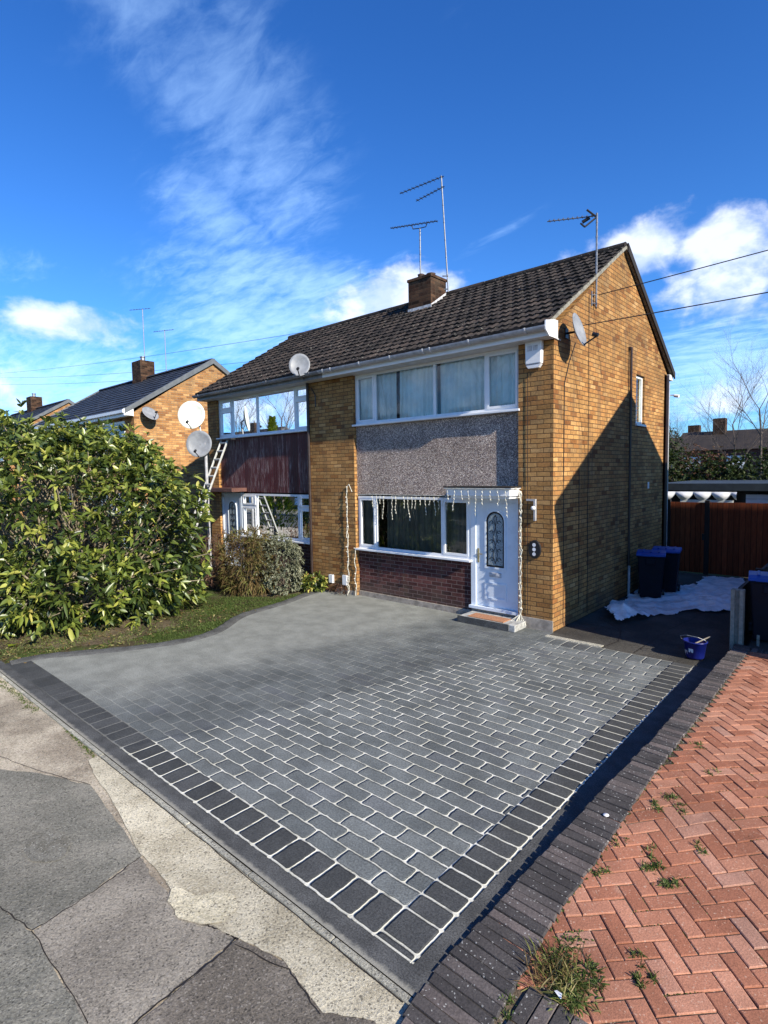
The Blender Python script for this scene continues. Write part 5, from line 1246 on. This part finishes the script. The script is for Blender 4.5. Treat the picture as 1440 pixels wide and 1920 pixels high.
def far_house(loc, W, D_, zw, zr, label, ch):
    r = empty('distant_house', loc, label, 'house', 'brick houses beyond the gardens')
    b = MB(); b.box(-W/2, W/2, 0, D_, 0, zw); b.build('wall', MT['redbrick'], r)
    b = MB(); b.prism([(-.3, zw-.1), (D_+.3, zw-.1), (D_/2, zr)], -W/2-.2, W/2+.2); rf = b.build('roof', plain('far_brown_roof', (.022, .016, .014), .9, .3, 2), r)
    for cx in ch:
        b = MB(); b.box(cx-.45, cx+.45, D_/2-.9, D_/2-.1, zr-.8, zr+1.0); c = b.build('chimney', MT['chimbrick'], rf)
    for q in range(3):
        b = MB(); xx = -W/2+1.5+q*(W-3)/2; b.box(xx-.6, xx+.6, -.03, .02, zw-1.6, zw-.6); b.build('window', MT['white'], r)
    return r
far_house((-9.2, 44, 0), 7, 8, 4.6, 5.75, 'left far dark-roofed house with the lower chimney, beyond the garage', [.5])
far_house((-4.3, 41, 0), 9, 8, 4.4, 6.0, 'middle far dark-roofed house with the taller chimney, beyond the garage', [-1.8])
far_house((4.4, 40, 0), 9, 8, 4.8, 6.2, 'rightmost far house roof behind the bare trees', [])
# far trees and bushes
def bare_tree(loc, h, label, seed, lean=0, spread=.55):
    r = empty('bare_tree', loc, label, 'tree', 'leafless trees beyond the garage'); rd = random.Random(seed); bt, bc = MB(), MB()
    def grow(p, d, L, rad, lv):
        n = 4
        for i in range(n):
            q = p+d*(L/n); (bt if lv == 0 else bc).tube(p, q, rad, rad*.82, 5, False); rad *= .82; p = q
            d = (d+Vector((rd.uniform(-.12, .12), rd.uniform(-.12, .12), rd.uniform(-.02, .10)))).normalized()
            if lv < 4 and (lv > 0 or i >= 1):
                for _ in range(2 if lv < 3 else 2):
                    a = rd.uniform(0, math.tau); dd = (d*(1-.1*lv)+Vector((math.cos(a), math.sin(a), .25))*spread*rd.uniform(.7, 1.4)).normalized()
                    grow(p, dd, L*rd.uniform(.42, .62), rad*.55, lv+1)
    grow(Vector((0, 0, 0)), Vector((lean, 0, 1)).normalized(), h*.78, h*.012, 0)
    bt.build('trunk', MT['twig'], r); bc.build('crown', MT['twig'], r, fix=False); return r
bare_tree((-2.15, 29, 0), 7.0, 'left bare tree standing against the sky at the right edge', 3)
bare_tree((-.75, 28, 0), 7.9, 'right bare tree, cut by the right edge of the picture', 8)
bare_tree((-4.6, 27, 0), 5.3, 'low bare twiggy tree in front of the far brick houses', 12, spread=.8)
bare_tree((-5.6, 31, 0), 5.2, 'low bare tree beside the far evergreen bushes', 21, spread=.8)
def bush(loc, lobes, n, label, m='bushleaf', L=(.12, .26)):
    r = empty('garden_bush', loc, label, 'bush', 'bushes beyond the garage')
    tp = shrub(r, lobes, n, 5, L, (.07, .12), MT[m], spread=1.0, inner=.6, jit=.22, zmin=.1)
    b = MB()
    for i in range(20):
        q, _ = tp[random.randrange(len(tp))]; b.tube((0, 0, 0), q, .04, .01, 4, False)
    b.build('branches', MT['bark'], r)
bush((-4.9, 22, 0), [((0, 0, 2.1), (1.5, 1.3, 2.3)), ((-1.4, .2, 2.3), (1.3, 1.2, 2.4))], 1300, 'olive green bush just right of the gable corner beyond the garage')
bush((-1.6, 20.5, 0), [((0, 0, 1.6), (1.5, 1.2, 1.7)), ((1.5, .2, 1.5), (1.4, 1.2, 1.8))], 900, 'dark evergreen bush near the right edge beyond the garage')
bush((-3.3, 25, 0), [((0, 0, 1.8), (1.3, 1.2, 2.0))], 500, 'brown leafed bush between the evergreens beyond the garage', 'brownleaf', (.10, .2))
bush((-6.6, 30, 0), [((0, 0, 2.6), (1.2, 1.2, 2.9))], 500, 'tall dark conifer-like bush under the far left chimney')
bush((1.6, 24, 0), [((0, 0, 1.9), (1.9, 1.2, 2.4))], 600, 'dense bush at the right edge behind the evergreen', 'bushleaf')

for k, (xx, sd) in enumerate(((-13, 5), (-19, 6), (-31, 7), (-37, 5))):
    o = bare_tree((xx, -17.8, 0), 9.5, 'tall bare street tree across the road, only mirrored in the front windows', sd, spread=.6); o['group'] = 'street trees across the road'
